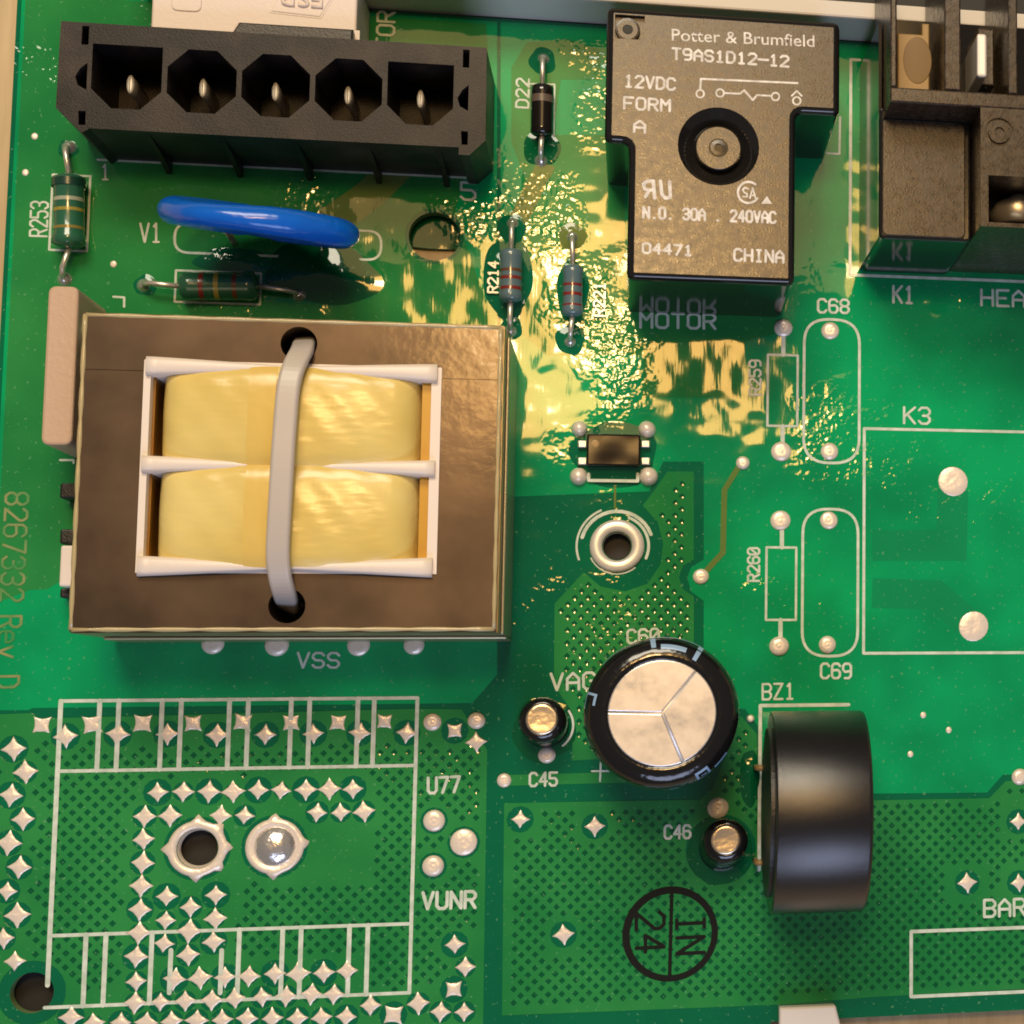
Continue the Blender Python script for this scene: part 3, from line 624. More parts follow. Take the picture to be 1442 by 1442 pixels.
for i in range(5):
    x = cxs[0].x + (cxs[4].x - cxs[0].x) * i / 4
    mb = MB(); pc = Vector(xy(183 + 102.2 * i, 118 + 5.2 * i, 9.0)); mb.prism(circ(pc, .42, 14, 0, 1.15), 1.2, 9.0, ch=.25, sm=True); mb.build('pin', M['pin'], cn)
for i in range(5):
    x = cxs[0].x + (cxs[4].x - cxs[0].x) * (i + .25) / 4
    mb = MB(); mb.add([(x - .3, YBm - .02, 0.06), (x + .3, YBm - .02, .06), (x + .3, YBm - .02, ZC - 1.4), (x - .3, YBm - .02, ZC - 1.4), (x - .3, YBm - 1.5, .06), (x + .3, YBm - 1.5, .06), (x + .3, YBm - .5, 6), (x - .3, YBm - .5, 6)],
                      [(0, 4, 7, 3), (1, 2, 6, 5), (4, 5, 6, 7), (7, 6, 2, 3), (0, 1, 5, 4), (0, 3, 2, 1)]); mb.build('rib', M['conn'], cn)
lx0, lx1 = at(324, 45, ZC).x, at(495, 52, ZC).x
mb = MB(); mb.prism([(lx0, YA + .02), (lx1, YA + .02), (lx1, YA + 1.5), (lx0 + .8, YA + 1.5)], .06, ZC - .8, ch=.2); mb.build('latch_tab', M['black'], cn)
# white plug beside it
px0, px1 = at(213, 25, 11).x, at(502, 30, 11).x; py = YA + 1.7
pg = thing('white_plug', 'off-white plug housing with a raised rhombic logo behind the black connector', 'plug', ((px0 + px1) / 2, py + 6, 0))
mb = MB(); mb.prism([(px0, YA + .12), (lx0 - .3, YA + .12), (lx0 + .5, py), (lx1 + .3, py), (lx1 + .3, YA + .12), (px1, YA + .12), (px1, YT - .3), (px0, YT - .3)], .06, 11, ch=.25)
bevel(mb.build('housing', M['white_plastic'], pg), .12)
ra, rb = Vector(xy(385, -14, 11)), Vector(xy(466, 24, 11))
q = [(ra.x - .2, rb.y + .2), (rb.x - 1.2, rb.y - .1), (rb.x + .3, ra.y), (ra.x + .9, ra.y)]
mb = MB(); mb.ribbon(q, .35, 11.05, True); mb.prism(q, 10.9, 11.14, ch=.1); pl = mb.build('logo_plate', M['white_plastic'], pg)
def bfont(txt, p0, p1, h, z, m, name, parent, bold=.0, flip=False, thick=.03):
    """raised or printed sans lettering fitted between two points"""
    cu = bpy.data.curves.new('t', 'FONT'); cu.body = txt; cu.size = 1; cu.offset = bold; cu.resolution_u = 3; cu.extrude = 0
    ob = bpy.data.objects.new('t', cu); C.objects.link(ob); bpy.context.view_layer.update()
    me = bpy.data.meshes.new_from_object(ob.evaluated_get(bpy.context.evaluated_depsgraph_get()))
    bpy.data.objects.remove(ob); xs = [v.co.x for v in me.vertices]; ys = [v.co.y for v in me.vertices]
    w0, w1 = min(xs), max(xs); a, b = Vector(p0[:2]), Vector(p1[:2]); d = b - a; L = d.length; d.normalize(); up = Vector((-d.y, d.x)); cap = .73
    O = parent['_o']
    for v in me.vertices:
        p = a + d * ((v.co.x - w0) / (w1 - w0) * L) + up * (v.co.y / cap * h); v.co = (p.x - O[0], p.y - O[1], z - O[2])
    me.name = name; me.materials.clear(); me.materials.append(m); o = bpy.data.objects.new(name, me); C.objects.link(o); o.parent = parent; o['_o'] = O
    if thick:
        s_ = o.modifiers.new('t', 'SOLIDIFY'); s_.thickness = thick; s_.offset = 1
    return o
bfont('FSP', (rb.x - .9, ra.y + .2), (ra.x + .9, ra.y + .2), -(rb.y + .6 - ra.y), 11.14, M['white_plastic'], 'raised_logo', pg, .01, thick=.2)
sx0, sx1 = at(241, 8, 11).x, at(284, 8, 11).x; sy0, sy1 = at(262, 16, 11).y, at(262, -14, 11).y
mb = MB(); mb.prism(rrect(sx0, sx1, sy0, sy1, .8), 10.9, 11.16, ch=.1); mb.build('raised_mark', M['white_plastic'], pg)

# ------------------------------------------------------------------ transformer
ZT = 19.0
tx0 = (at(118, 443, ZT).x + at(98, 888, ZT).x) / 2; tx1 = (at(708, 455, ZT).x + at(699, 890, ZT).x) / 2
ty1 = at(410, 449, ZT).y; ty0 = at(400, 889, ZT).y
wx0, wx1, wy0, wy1 = rect(197, 512, 619, 808, ZT)
ts = at(160, 521, ZT).y
tr = thing('transformer', 'brown steel-framed transformer with yellow taped winding in its window', 'transformer', ((tx0 + tx1) / 2, (ty0 + ty1) / 2, 0))
h1, h2 = xy(421, 484, ZT), xy(404, 853, ZT); hr = 1.95
mb = MB(); mb.plate([(tx0, ts + .03), (tx1, ts + .03), (tx1, ty1), (tx0, ty1)], [circ(h1, hr, 28)], 1.0, ZT); bevel(mb.build('core_bar', [M['steel']], tr), .35, 2, 50)
mb = MB(); mb.plate([(tx0, ty0), (tx1, ty0), (tx1, ts - .03), (wx1, ts - .03), (wx1, wy0), (wx0, wy0), (wx0, ts - .03), (tx0, ts - .03)], [circ(h2, hr, 28)], 1.0, ZT); bevel(mb.build('core_frame', [M['steel']], tr), .35, 2, 50)
# laminations stacked on the two outer faces one can see, and the bracket round them
mb = MB()
for k in range(17):
    z = 1.2 + k * 1.03; mb.box(tx1 - .1, tx1 + .15, ty0 - .15, ty1, z, z + .8); mb.box(tx0, tx1 - .12, ty0 - .15, ty0 + .1, z, z + .8)
mb.build('laminations', M['lam'], tr)
mb = MB(); mb.box(tx1 + .17, tx1 + .55, ty0 - .2, ty1 - .5, .07, 14.5); mb.box(tx0 + 1, tx1 + .55, ty0 - .55, ty0 - .22, .07, 9); bevel(mb.build('bracket', M['lam'], tr), .2)
M['rim'] = mat('varnish_edge_highlight', (.46, .38, .20), .3, coat=.6)  # varnish bead whose pale colour stands for the highlight along the core edges
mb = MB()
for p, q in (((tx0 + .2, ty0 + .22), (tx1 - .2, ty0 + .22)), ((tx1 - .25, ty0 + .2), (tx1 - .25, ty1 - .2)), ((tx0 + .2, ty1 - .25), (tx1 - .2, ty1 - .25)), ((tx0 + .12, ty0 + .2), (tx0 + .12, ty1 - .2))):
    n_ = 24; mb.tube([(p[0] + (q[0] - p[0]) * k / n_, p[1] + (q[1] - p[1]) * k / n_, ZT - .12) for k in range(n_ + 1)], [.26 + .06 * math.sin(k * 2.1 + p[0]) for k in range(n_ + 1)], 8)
mb.build('varnish_edge_highlight', M['rim'], tr)
mb = MB(); mb.box(tx0 + 4, tx1 - 4, ty0 + 3, ty1 - 3, .07, 1.0); mb.build('base', M['black'], tr)
# bobbin and winding
mb = MB(); mb.plate([(wx0 - .0 + .02, wy0 + .02), (wx1 - .02, wy0 + .02), (wx1 - .02, wy1 - .02), (wx0 + .02, wy1 - .02)], [[(wx0 + .75, wy0 + .6), (wx1 - 1.1, wy0 + .6), (wx1 - 1.1, wy1 - .6), (wx0 + .75, wy1 - .6)]], 3, ZT + .2, him=0)
bob = mb.build('bobbin', M['bobbin'], tr)
mb = MB(); mb.box(wx0 + .7, wx1 - 1.0, wy0 + .5, wy1 - .5, 4, 5); mb.build('bobbin_floor', M['amber_dark'], bob)
vm = at(400, 659, ZT + 2).y; f_t, f_m, f_b = wy1 - .75, (wy0 + wy1) / 2 + .15, wy0 + .75
xa, xb = wx0 + .3, wx1 - .45
for yy, th in ((f_t, 1.35), (f_m, 1.2), (f_b, 1.45)):
    mb = MB(); n = 24; vs = []; fs = []
    for i in range(n + 1):
        t = i / n; x = xa + (xb - xa) * t; e = abs(2 * t - 1); hth = th * (.22 + .55 * e); z = ZT + 1.25 - .3 * e ** 6
        vs += [(x, yy - hth, 5), (x, yy - hth, z - .3), (x, yy - hth * .55, z), (x, yy + hth * .55, z), (x, yy + hth, z - .3), (x, yy + hth, 5)]
    for i in range(n):
        for k in range(5): fs.append((i * 6 + k, i * 6 + k + 1, (i + 1) * 6 + k + 1, (i + 1) * 6 + k))
    fs += [tuple(range(6)), tuple(reversed(range(n * 6, n * 6 + 6)))]
    mb.add(vs, [tuple(reversed(f)) for f in fs], 0, True); mb.build('flange', M['bobbin'], bob)
def winding(ya, yb, x0, x1, up, m, name, s0=0.0, s1=1.0, parent=None):
    """wound tape: rounded at both ends, bulging in the middle"""
    mb = MB(); n = 48; K = 14; vs = []; fs = []; R = 2.6
    for i in range(n + 1):
        t = s0 + (s1 - s0) * i / n; x = x0 + (x1 - x0) * t; e = abs(2 * t - 1)
        dx = min(x - x0, x1 - x); dz = 0 if dx > R else (R - math.sqrt(max(0, R * R - (R - dx) ** 2)))
        zc = ZT + .75 + 1.35 * (1 - e ** 2) - dz + up
        grow = .75 * (1 - e ** 2)
        for k in range(K + 1):
            q = k / K; y = (ya - grow) + (yb - ya + 2 * grow) * q; s_ = abs(2 * q - 1)
            z = zc - .35 * s_ ** 2 - .5 * s_ ** 8 + .05 * math.sin(i * .9 + k) * (s0 == 0)
            vs.append((x, y, max(z, 6)))
    for i in range(n):
        for k in range(K): fs.append((i * (K + 1) + k, (i + 1) * (K + 1) + k, (i + 1) * (K + 1) + k + 1, i * (K + 1) + k + 1))
    if s0 == 0: 
        for side in (0, n):
            o = side * (K + 1)
        b = len(vs); fs += []
    mb.add(vs, fs, 0, True)
    if s0 == 0:
        for xx, xs in ((x0, 1), (x1, -1)):
            mb.add([(xx, ya, 5), (xx, yb, 5), (xx + xs * .05, yb, ZT - 3.5), (xx + xs * .05, ya, ZT - 3.5)], [(0, 1, 2, 3)])
    return mb.build(name, M[m], parent or tr)
cxa, cxb = wx0 + 1.75, wx1 - 2.3
for (ya, yb) in ((f_m + .55, f_t - .6), (f_b + .6, f_m - .55)):
    wd = winding(ya, yb, cxa, cxb, 0, 'tape', 'winding')
    winding(ya - .02, yb + .02, cxa, cxb, .07, 'tape_amber', 'tape_overlap', .345, .45, wd)
    mb = MB(); mb.box(cxb + .15, wx1 - 1.12, ya, yb, 5, ZT - .6); mb.build('end_tape', M['amber_end'], tr)
    mb = MB(); mb.box(wx0 + .77, cxa - .75, ya, yb, 5, ZT - 1.2); mb.build('end_tape', M['amber_dark'], tr)
# coil feet seen at the left side
for v0, v1, m, z in ((680, 702, 'black', 4), (745, 766, 'black', 4), (768, 826, 'bobbin', 6), (828, 842, 'black', 3)):
    a, b, c, d = rect(84, v0, 110, v1, z); mb = MB(); mb.box(a, b, c, d, .07, z); bevel(mb.build('terminal_foot', M[m], tr), .25)
# the tie
path = [(430, 478, 14), (428, 484, 17.5), (424, 495, 20.5), (414, 515, 21.9), (406, 545, 22.6), (401, 600, 22.8), (397, 660, 22.9), (393, 730, 22.7), (391, 780, 22.2), (394, 812, 21.2), (400, 836, 19.4), (404, 850, 16.5), (405, 856, 13)]
tie = thing('cable_tie', 'translucent white nylon cable tie strapped across the yellow winding', 'cable tie', tuple(at(398, 660, 21)))
P = [at(u, v, z) for u, v, z in path]
Q = []
for k in range(len(P) - 1):
    p0, p1, p2, p3 = P[max(k - 1, 0)], P[k], P[k + 1], P[min(k + 2, len(P) - 1)]
    for i in range(5):
        t = i / 5; Q.append(.5 * ((2 * p1) + (p2 - p0) * t + (2 * p0 - 5 * p1 + 4 * p2 - p3) * t * t + (3 * p1 - p0 - 3 * p2 + p3) * t ** 3))
Q.append(P[-1]); mb = MB(); vs = []; fs = []; hw_, th_ = 1.22, .45
for k, p in enumerate(Q):
    t = (Q[min(k + 1, len(Q) - 1)] - Q[max(k - 1, 0)]).normalized(); a = Vector((t.y, -t.x, 0)); a = Vector((-1, 0, 0)) if a.length < .05 else a.normalized(); a = (a + Vector((-1, 0, 0)) * 2).normalized(); n = a.cross(t).normalized()
    if n.z < 0 or (abs(n.z) < .1 and False): n = -n
    for sx, sz in ((-1, -1), (-1, .4), (-.8, 1), (.8, 1), (1, .4), (1, -1)): vs.append(p + a * sx * hw_ + n * sz * th_)
for k in range(len(Q) - 1):
    for i in range(6):
        j = (i + 1) % 6; fs.append((k * 6 + i, k * 6 + j, (k + 1) * 6 + j, (k + 1) * 6 + i))
mb.add(vs, fs, 0, False); bevel(mb.build('strap', M['tie'], tie), .15, 2, 40)

# ------------------------------------------------------------------ the relay
ZR = 20.0
rl = thing('power_relay', 'black box relay with white printed ratings and a round dimple on top', 'relay', (*xy(1010, 210), 0))
def rr(u, v): return xy(u, v, ZR)
rx = [at(853, 100, ZR).x, at(884, 300, ZR).x, at(1120, 280, ZR).x, at(1183, 90, ZR).x]
ry = [at(1015, 19, ZR).y, at(868, 200, ZR).y, at(1150, 160, ZR).y, at(998, 397, ZR).y]
ro = [(rx[0], ry[0]), (rx[3], ry[0]), (rx[3], ry[2]), (rx[2], ry[2]), (rx[2], ry[3]), (rx[1], ry[3]), (rx[1], ry[1]), (rx[0], ry[1])]
ro = round_poly(ro, .9, 4)
rc = rr(1012, 206)
notch = [(rx[0] + .35, ry[0] - .35), (rx[0] + 5.0, ry[0] - .35), (rx[0] + 5.0, ry[0] - 4.5), (rx[0] + .35, ry[0] - 4.5)]
def inset(poly, d):
    p = ccw(poly); n = len(p); out = []
    for i in range(n):
        e0 = Vector(p[i]) - Vector(p[i - 1]); e1 = Vector(p[(i + 1) % n]) - Vector(p[i])
        if e0.length < 1e-6: e0 = e1
        if e1.length < 1e-6: e1 = e0
        e0.normalize(); e1.normalize(); m = Vector((-e0.y, e0.x)) + Vector((-e1.y, e1.x)); m /= max(m.dot(Vector((-e0.y, e0.x))), .5)
        out.append((p[i][0] + m.x * d, p[i][1] + m.y * d))
    return out
mb = MB(); p0 = ccw(ro); n = len(p0)
lev = [(0, .06), (0, ZR - .9), (.12, ZR - .4), (.45, ZR - .08), (.8, ZR)]
rings = [[(a, b, z) for a, b in (inset(ro, d) if d else p0)] for d, z in lev]
vs = [p for R_ in rings for p in R_]; fs = []
for k in range(len(lev) - 1):
    for i in range(n): fs.append((k * n + i, k * n + (i + 1) % n, (k + 1) * n + (i + 1) % n, (k + 1) * n + i))
mb.add(vs, fs, 0, False)
for i in range(len(mb.sm)): mb.sm[i] = i >= n
mb.build('case', M['relay'], rl)
top = inset(ro, .8); dr = 4.75
mb = MB(); mb.plate(top, [circ(rc, dr, 48), inset(notch, .6)], ZR - 1, ZR, hz=[None, ZR - .8]); mb.build('printed_face', M['relay_top'], rl)
mb = MB(); mb.lathe(rc, [(dr, ZR), (dr - .25, ZR - .25), (3.0, ZR - 1.7), (2.75, ZR - 1.8), (2.72, ZR - .9), (2.6, ZR - .75)], 48, sm=False); mb.build('dimple', M['relay'], rl)
mb = MB(); mb.lathe(rc, [(2.6, ZR - .74), (2.55, ZR - .7), (1.15, ZR - .7), (1.1, ZR - .8), (1.0, ZR - .8), (.95, ZR - .6), (.5, ZR - .55), (.45, ZR - 1.0)], 40, sm=False); mb.build('dimple_boss', M['relay_top'], rl)
nc = rr(884, 41); mb = MB(); mb.lathe(nc, [(1.45, ZR - .8), (1.4, ZR - .15), (1.15, ZR - .1), (.6, ZR - .1), (.55, ZR - 1.5)], 28, sm=False); mb.build('vent_nub', M['relay_top'], rl)
mb = MB(); mb.lathe(nc, [(.55, ZR - .095), (.5, ZR - .09)], 20); mb.build('vent_hole', M['dark_panel'], rl)
def relay_caps(txt, p0, p1, h_px, z, w_px=3.6):
    a, b = Vector(xy(*p0, z)), Vector(xy(*p1, z)); d = b - a; L = d.length; d.normalize(); up = Vector((-d.y, d.x)); n = len(txt)
    pit = L / (n - 1 + .7) if n > 1 else L; gw = (pit * .7 if n > 1 else L) / 4; gh = (h_px - 3) * S * .93 / 6; mb = MB(); k = 0
    for i, ch in enumerate(txt):
        for lns in ([] if ch == ' ' else G[ch]):
            mb.ribbon([a + d * (i * pit + x * gw) + up * (y * gh + .1) for x, y in lns], w_px * S * .93, z + .012 * (k % 3)); k += 1
    return mb.build('printed_text', M['print'], rl)
for t, a, b, h in [('Potter & Brumfield', (946, 57), (1147, 66), 19), ('T9AS1D12-12', (947, 84), (1110, 95), 19), ('12VDC', (880, 123), (950, 128), 20), ('FORM', (879, 154), (943, 158), 20), ('A', (893, 187), (908, 188), 20),
                   ('N.O. 30A . 240VAC', (906, 308), (1092, 315), 19), ('04471', (905, 357), (974, 361), 17), ('CHINA', (1034, 368), (1103, 371), 20)]:
    z = ZR + .012
    if t.startswith('Potter'): bfont(t, xy(*a, z), xy(*b, z), h * S * .93, z, M['print'], 'printed_text', rl, .004, thick=0)
    else: relay_caps(t.replace('0', 'O'), a, b, h, z)
def rline(pts, w=3, closed=False, z=ZR + .012, name='printed_symbol'):
    mb = MB(); mb.ribbon([xy(u, v, z) for u, v in pts], w * S * .93, z, closed); return mb.build(name, M['print'], rl)
rline([(986, 126), (987, 111), (1123, 117)], 3); rline([(986 + 5.5 * math.cos(i * .5236), 132 + 5.5 * math.sin(i * .5236)) for i in range(12)], 2.6, True)
for u, v in ((1014, 131), (1092, 136), (1122, 142)): rline([(u + 5.5 * math.cos(i * .5236), v + 5.5 * math.sin(i * .5236)) for i in range(12)], 2.6, True)
rline([(1020, 131), (1042, 132), (1048, 127), (1060, 141), (1066, 134), (1086, 135)], 2.8); rline([(1115, 135), (1122, 128), (1129, 135)], 2.6)
# recognised-component mark: mirrored R leaning into a U, and the ring mark with its small triangle
rline([(922, 279), (920, 255), (912, 255), (906, 259), (908, 266), (914, 268), (920, 267)], 5); rline([(914, 268), (909, 277)], 5)
rline([(930, 255), (932, 273), (937, 279), (944, 278), (943, 256)], 5)
rline([(1054 + 15 * math.cos(.6 + i * .37), 271 + 15 * math.sin(.6 + i * .37)) for i in range(14)], 3.4)
rline([(1054, 266), (1049, 264), (1046, 267), (1048, 271), (1052, 273), (1052, 277), (1046, 277)], 2.6); rline([(1056, 279), (1060, 265), (1064, 279)], 2.4); rline([(1057, 275), (1063, 275)], 2)
z = ZR + .012; mb = MB(); mb.add([(*xy(1072, 287, z), z), (*xy(1087, 287, z), z), (*xy(1080, 276, z), z)], [(0, 1, 2)]); mb.build('printed_symbol', M['print'], rl)

# ------------------------------------------------------------------ the open relay K1
ZB, ZF = 19.0, 25.5
k1 = thing('open_frame_relay', 'brown-black open-topped relay with comb slots cut by the right frame edge', 'relay', (*xy(1340, 220), 0))
fx0 = at(1254, 60, ZF).x; fyb = at(1320, 147, ZF).y; fyt = at(1320, 126, ZF).y; RX_ = 74.0
bx0_, _, byb, _ = rect(1238, 172, 1360, 338, ZB); fy_end = YT - .3
mb = MB(); mb.prism(round_poly([(bx0_, fyb + 1.2), (bx0_, byb), (at(1380, 230, ZF).x - .02, byb), (at(1380, 230, ZF).x - .02, fyb + 1.2)], .7), .06, ZB, ch=.35); mb.build('coil_cover', M['relay'], k1)
cvx = at(1359, 260, ZB).x
mb = MB(); mb.prism(round_poly([(bx0_ + .35, fyb - .2), (bx0_ + .35, byb + .35), (cvx, byb + .35), (cvx, fyb - .2)], .8), ZB - .2, ZB + .16, ch=.15); mb.build('cover_face', M['relay_top'], k1)
xb_ = at(1210, 300, 0).x; y_a, y_b = byb + .3, at(1250, 70, 8).y
mb = MB(); mb.add([(xb_, y_a, .06), (bx0_ + .4, y_a, .06), (bx0_ + .4, y_a, ZB - 1.0), (bx0_ + .02, y_a, ZB - 1.0), (xb_, y_b, .06), (bx0_ + .4, y_b, .06), (bx0_ + .4, y_b, ZB - 1.0), (bx0_ + .02, y_b, ZB - 1.0)],
                  [(0, 1, 2, 3), (7, 6, 5, 4), (0, 3, 7, 4), (3, 2, 6, 7), (1, 5, 6, 2), (0, 4, 5, 1)]); mb.build('side_skirt', M['relay'], k1)
# block on the right with its window
qx0 = at(1381, 230, ZF).x; qyb = at(1420, 320, ZF).y
wn = [(at(1392, 280, ZF).x, at(1420, 248, ZF).y), (RX_ - 2, at(1420, 248, ZF).y), (RX_ - 2, at(1420, 314, ZF).y), (at(1392, 280, ZF).x, at(1420, 314, ZF).y)]
bc = xy(1407, 186, ZF)
mb = MB(); mb.plate([(qx0, qyb), (RX_, qyb), (RX_, fyb - .02), (qx0, fyb - .02)], [wn, circ(bc, 1.75, 28)], .06, ZF, hz=[14, ZF - .3]); bevel(mb.build('contact_block', M['relay_top'], k1), .2, 2, 50)
mb = MB(); mb.lathe(bc, [(1.4, ZF - .3), (1.35, ZF + .12), (.6, ZF + .12), (.55, ZF - .2)], 28, sm=False); mb.build('rivet', M['relay_top'], k1)
mb = MB(); mb.tube([at(1393, 312, 15), at(1410, 298, 17), at(1435, 292, 18), at(1470, 296, 17)], [.5, 1.4, 1.9, 1.5], 10, flat=.4); mb.build('contact_spring', M['lead'], k1)
# comb: floor, cross bar and fins
mb = MB(); mb.prism([(fx0, fyb), (RX_, fyb), (RX_, at(1340, 33, 15).y), (fx0, at(1340, 33, 15).y)], .06, 15); mb.build('comb_floor', M['relay'], k1)
mb = MB(); mb.prism([(fx0, fyb), (RX_, fyb), (RX_, fyt), (fx0, fyt)], 15, ZF, ch=.2); mb.build('cross_bar', M['relay_top'], k1)
for u0, u1 in ((1254, 1263), (1330, 1353), (1420, 1433), (1500, 1512)):
    a, b = at(u0, 70, ZF).x, at(u1, 70, ZF).x; mb = MB(); mb.prism([(a, fyt + .02), (b, fyt + .02), (b, fy_end + 4.5), (a, fy_end + 4.5)], .5 if False else 9.0, ZF + .02, ch=.2); mb.build('fin', M['relay_top'], k1)
a, b = at(1264, 80, 20).x, at(1309, 80, 20).x; mb = MB(); mb.prism([(a, fyt + .05), (b, fyt + .05), (b, at(1290, 32, 20).y), (a + 3, at(1290, 32, 20).y), (a + 3, at(1290, 48, 20).y), (a, at(1290, 48, 20).y)], 15, 20, ch=.2); pb = mb.build('contact_plate', M['brass'], k1)
mb = MB(); mb.lathe(xy(1292, 85, 20), [(1.75, 20), (1.72, 20.03), (1.65, 20.035)], 28, ry=1.7); mb.build('contact_spot', M['brass_dark'], pb)
a, b, c, d = rect(1376, 47, 1390, 108, 24); mb = MB(); mb.prism(round_poly([(a, c), (b, c), (b, d), (a, d)], .4), 15, 24, ch=.3); mb.build('blade_terminal', M['pin'], k1)
a, b, c, d = rect(1377, 40, 1400, 120, 19); mb = MB(); mb.prism([(a, c), (b, c), (b, d), (a, d)], 15, 19, ch=.2); mb.build('contact_plate', M['relay_top'], k1)

# ------------------------------------------------------------------ axial parts
def axial(name, label, cat, e0, b0, b1, e1, r, body_m, bands, zc=None, group=None, end_bulge=1.12, lead_r=.32):
    zc = zc or r + .25
    p = [at(*e0), at(*b0, zc), at(*b1, zc), at(*e1)]
    t = thing(name, label, cat, tuple((at(*e0) + at(*e1)) / 2), group)
    d = (p[2] - p[1]); L = d.length; dn = d.normalized(); mb = MB(); prof = []
    for s_, k in ((0, .45), (.02, .75), (.06, 1.0 * end_bulge), (.15, 1.0 * end_bulge), (.21, 1), (.5, 1), (.79, 1), (.85, end_bulge), (.94, end_bulge), (.98, .75), (1, .45)): prof.append((s_, k * r / max(1, end_bulge)))
    mb.tube([p[1] + d * s_ for s_, _ in prof], [q for _, q in prof], 24); mb.build('body', M[body_m], t)
    for f, w, m in bands:
        mb = MB(); rb_ = r / max(1, end_bulge) * (end_bulge if (f < .17 or f > .83) else 1.0) + .025
        mb.tube([p[1] + d * (f - w / 2), p[1] + d * (f + w / 2)], rb_, 24, caps=False); mb.build('band', M[m], t)
    for a, b in ((p[0], p[1]), (p[3], p[2])):
        e = (b - a); a2 = Vector((a.x, a.y, .1)); k1_ = Vector((a.x, a.y, zc * .6)) + e * .08; k2 = Vector((a.x, a.y, zc)) + Vector((e.x, e.y, 0)) * .3
        mb = MB(); mb.tube([a2, k1_, k2, b + (b - k2).normalized() * .3], lead_r, 10); mb.build('lead', M['lead'], t)
        mb = MB(); mb.lathe((a.x, a.y), [(.85, .03), (.75, .2), (.5, .5), (.3, .75)], 16); mb.build('solder_joint', M['bright'], t)
    return t
axial('resistor', 'dark green resistor boxed beside the legend R253 near the left board edge', 'resistor', (97, 208), (97, 245), (97, 350), (91, 393), 1.85, 'res_green', [(.13, .10, 'b_dark'), (.36, .05, 'b_white'), (.5, .045, 'b_yellow'), (.74, .04, 'b_gold')])
axial('resistor', 'dark green resistor with red, yellow and brown bands below the blue disc', 'resistor', (203, 402), (252, 403), (364, 403), (421, 415), 1.75, 'res_green', [(.30, .06, 'b_red'), (.49, .06, 'b_yellow'), (.72, .06, 'b_brown')], end_bulge=1.04)
axial('resistor', 'grey-blue resistor with red bands beside the legend R214', 'resistor', (722, 316), (720, 350), (719, 426), (719, 466), 1.42, 'res_blue', [(.42, .05, 'b_brown'), (.56, .06, 'b_red'), (.75, .06, 'b_red')], zc=2.0, end_bulge=1.08)
axial('resistor', 'slimmer grey-blue resistor with red bands, nearest the box relay, beside legend R221', 'resistor', (806, 334), (807, 373), (806, 446), (803, 481), 1.30, 'res_blue', [(.4, .05, 'b_red'), (.58, .06, 'b_red'), (.80, .06, 'b_red')], zc=2.0, end_bulge=1.08)
axial('diode', 'small black diode beside the legend D22', 'diode', (765, 84), (764, 119), (763, 192), (762, 226), 1.38, 'diode', [(.30, .14, 'diode_band')], zc=2.0, end_bulge=1.0)

# ------------------------------------------------------------------ blue disc varistor
vr = thing('varistor', 'bright blue disc varistor standing on edge beside the legend V1', 'varistor', (*xy(391, 341), 0))
A0, A1 = at(238, 301, 10), at(504, 339, 10); ctr = Vector((*(((A0 + A1) / 2).xy), 12.6)); ax = Vector((A1.x - A0.x, A1.y - A0.y, 0)); Rv = ax.length / 2 + .4; ax.normalize()
nn = Vector((-ax.y, ax.x, 0)).normalized(); upv = Vector((0, 0, DIST)) - ctr; upv = (upv - ax * upv.dot(ax)).normalized(); upv = (upv * .93 + Vector((0, 0, .07))).normalized(); nn = upv.cross(ax).normalized()
mb = MB(); n = 56; prof = []; T = 1.5
for k in range(15):
    q = -PI / 2 + PI * k / 14; prof.append((Rv - 1.9 + 1.9 * math.cos(q), T * math.sin(q)))
prof = [(2.0, -T * 1.06), (Rv * .55, -T * 1.05), (Rv - 3.2, -T * 1.03)] + prof + [(Rv - 3.2, T * 1.03), (Rv * .55, T * 1.05), (2.0, T * 1.06)]
vs = []; fs = []
for r, h in prof:
    for i in range(n):
        q = 2 * PI * i / n; lump = 1 + .16 * math.exp(-((q - PI / 2 + .15) / .5) ** 2) * (1 if h > 0 else .3)
        lob = 1 + .018 * math.sin(3 * q + 1) + .012 * math.sin(7 * q); vs.append(ctr + ax * r * lob * math.cos(q) + upv * r * lob * .93 * math.sin(q) + nn * (h * (lump if abs(h) > .3 else 1) * (1 + .12 * math.sin(2.3 * q + .5)) + .18 * math.sin(2 * q)))
for k in range(len(prof) - 1):
    for i in range(n):
        j = (i + 1) % n; fs.append((k * n + i, (k + 1) * n + i, (k + 1) * n + j, k * n + j))
fs += [tuple(range(n)), tuple(reversed(range((len(prof) - 1) * n, len(prof) * n)))]
mb.add(vs, fs, 0, True); mb.build('disc', M['blue'], vr)
for u in (330, 455):
    a = at(u, 341); mb = MB(); mb.tube([Vector((a.x, a.y, .02)), Vector((a.x, a.y, 1.2)), Vector((a.x, a.y, 0)) + Vector((0, .4, 4.5))], .4, 10); mb.build('lead', M['lead'], vr)

# ------------------------------------------------------------------ tan ceramic block
ZK = 13
kx0, kx1, ky0_, ky1_ = rect(64, 403, 136, 627, ZK)
cb = thing('ceramic_resistor', 'tan ceramic block resistor tucked against the left side of the transformer', 'resistor', ((kx0 + kx1) / 2, (ky0_ + ky1_) / 2, 0))
mb = MB(); mb.prism(rrect(kx0 - .1, kx1 - 2.2, ky0_, ky1_, .9), .8, ZK, ch=.3); mb.build('body', M['ceramic'], cb)
for yy in (ky0_ + 3, ky1_ - 3): 
    mb = MB(); mb.tube([(kx0 + 2, yy, .02), (kx0 + 2, yy, 1.0)], .4, 8); mb.build('lead', M['lead'], cb)
line([(85, 648), (104, 648), (104, 652)], 3); line([(160, 418), (175, 419), (175, 432)], 3)

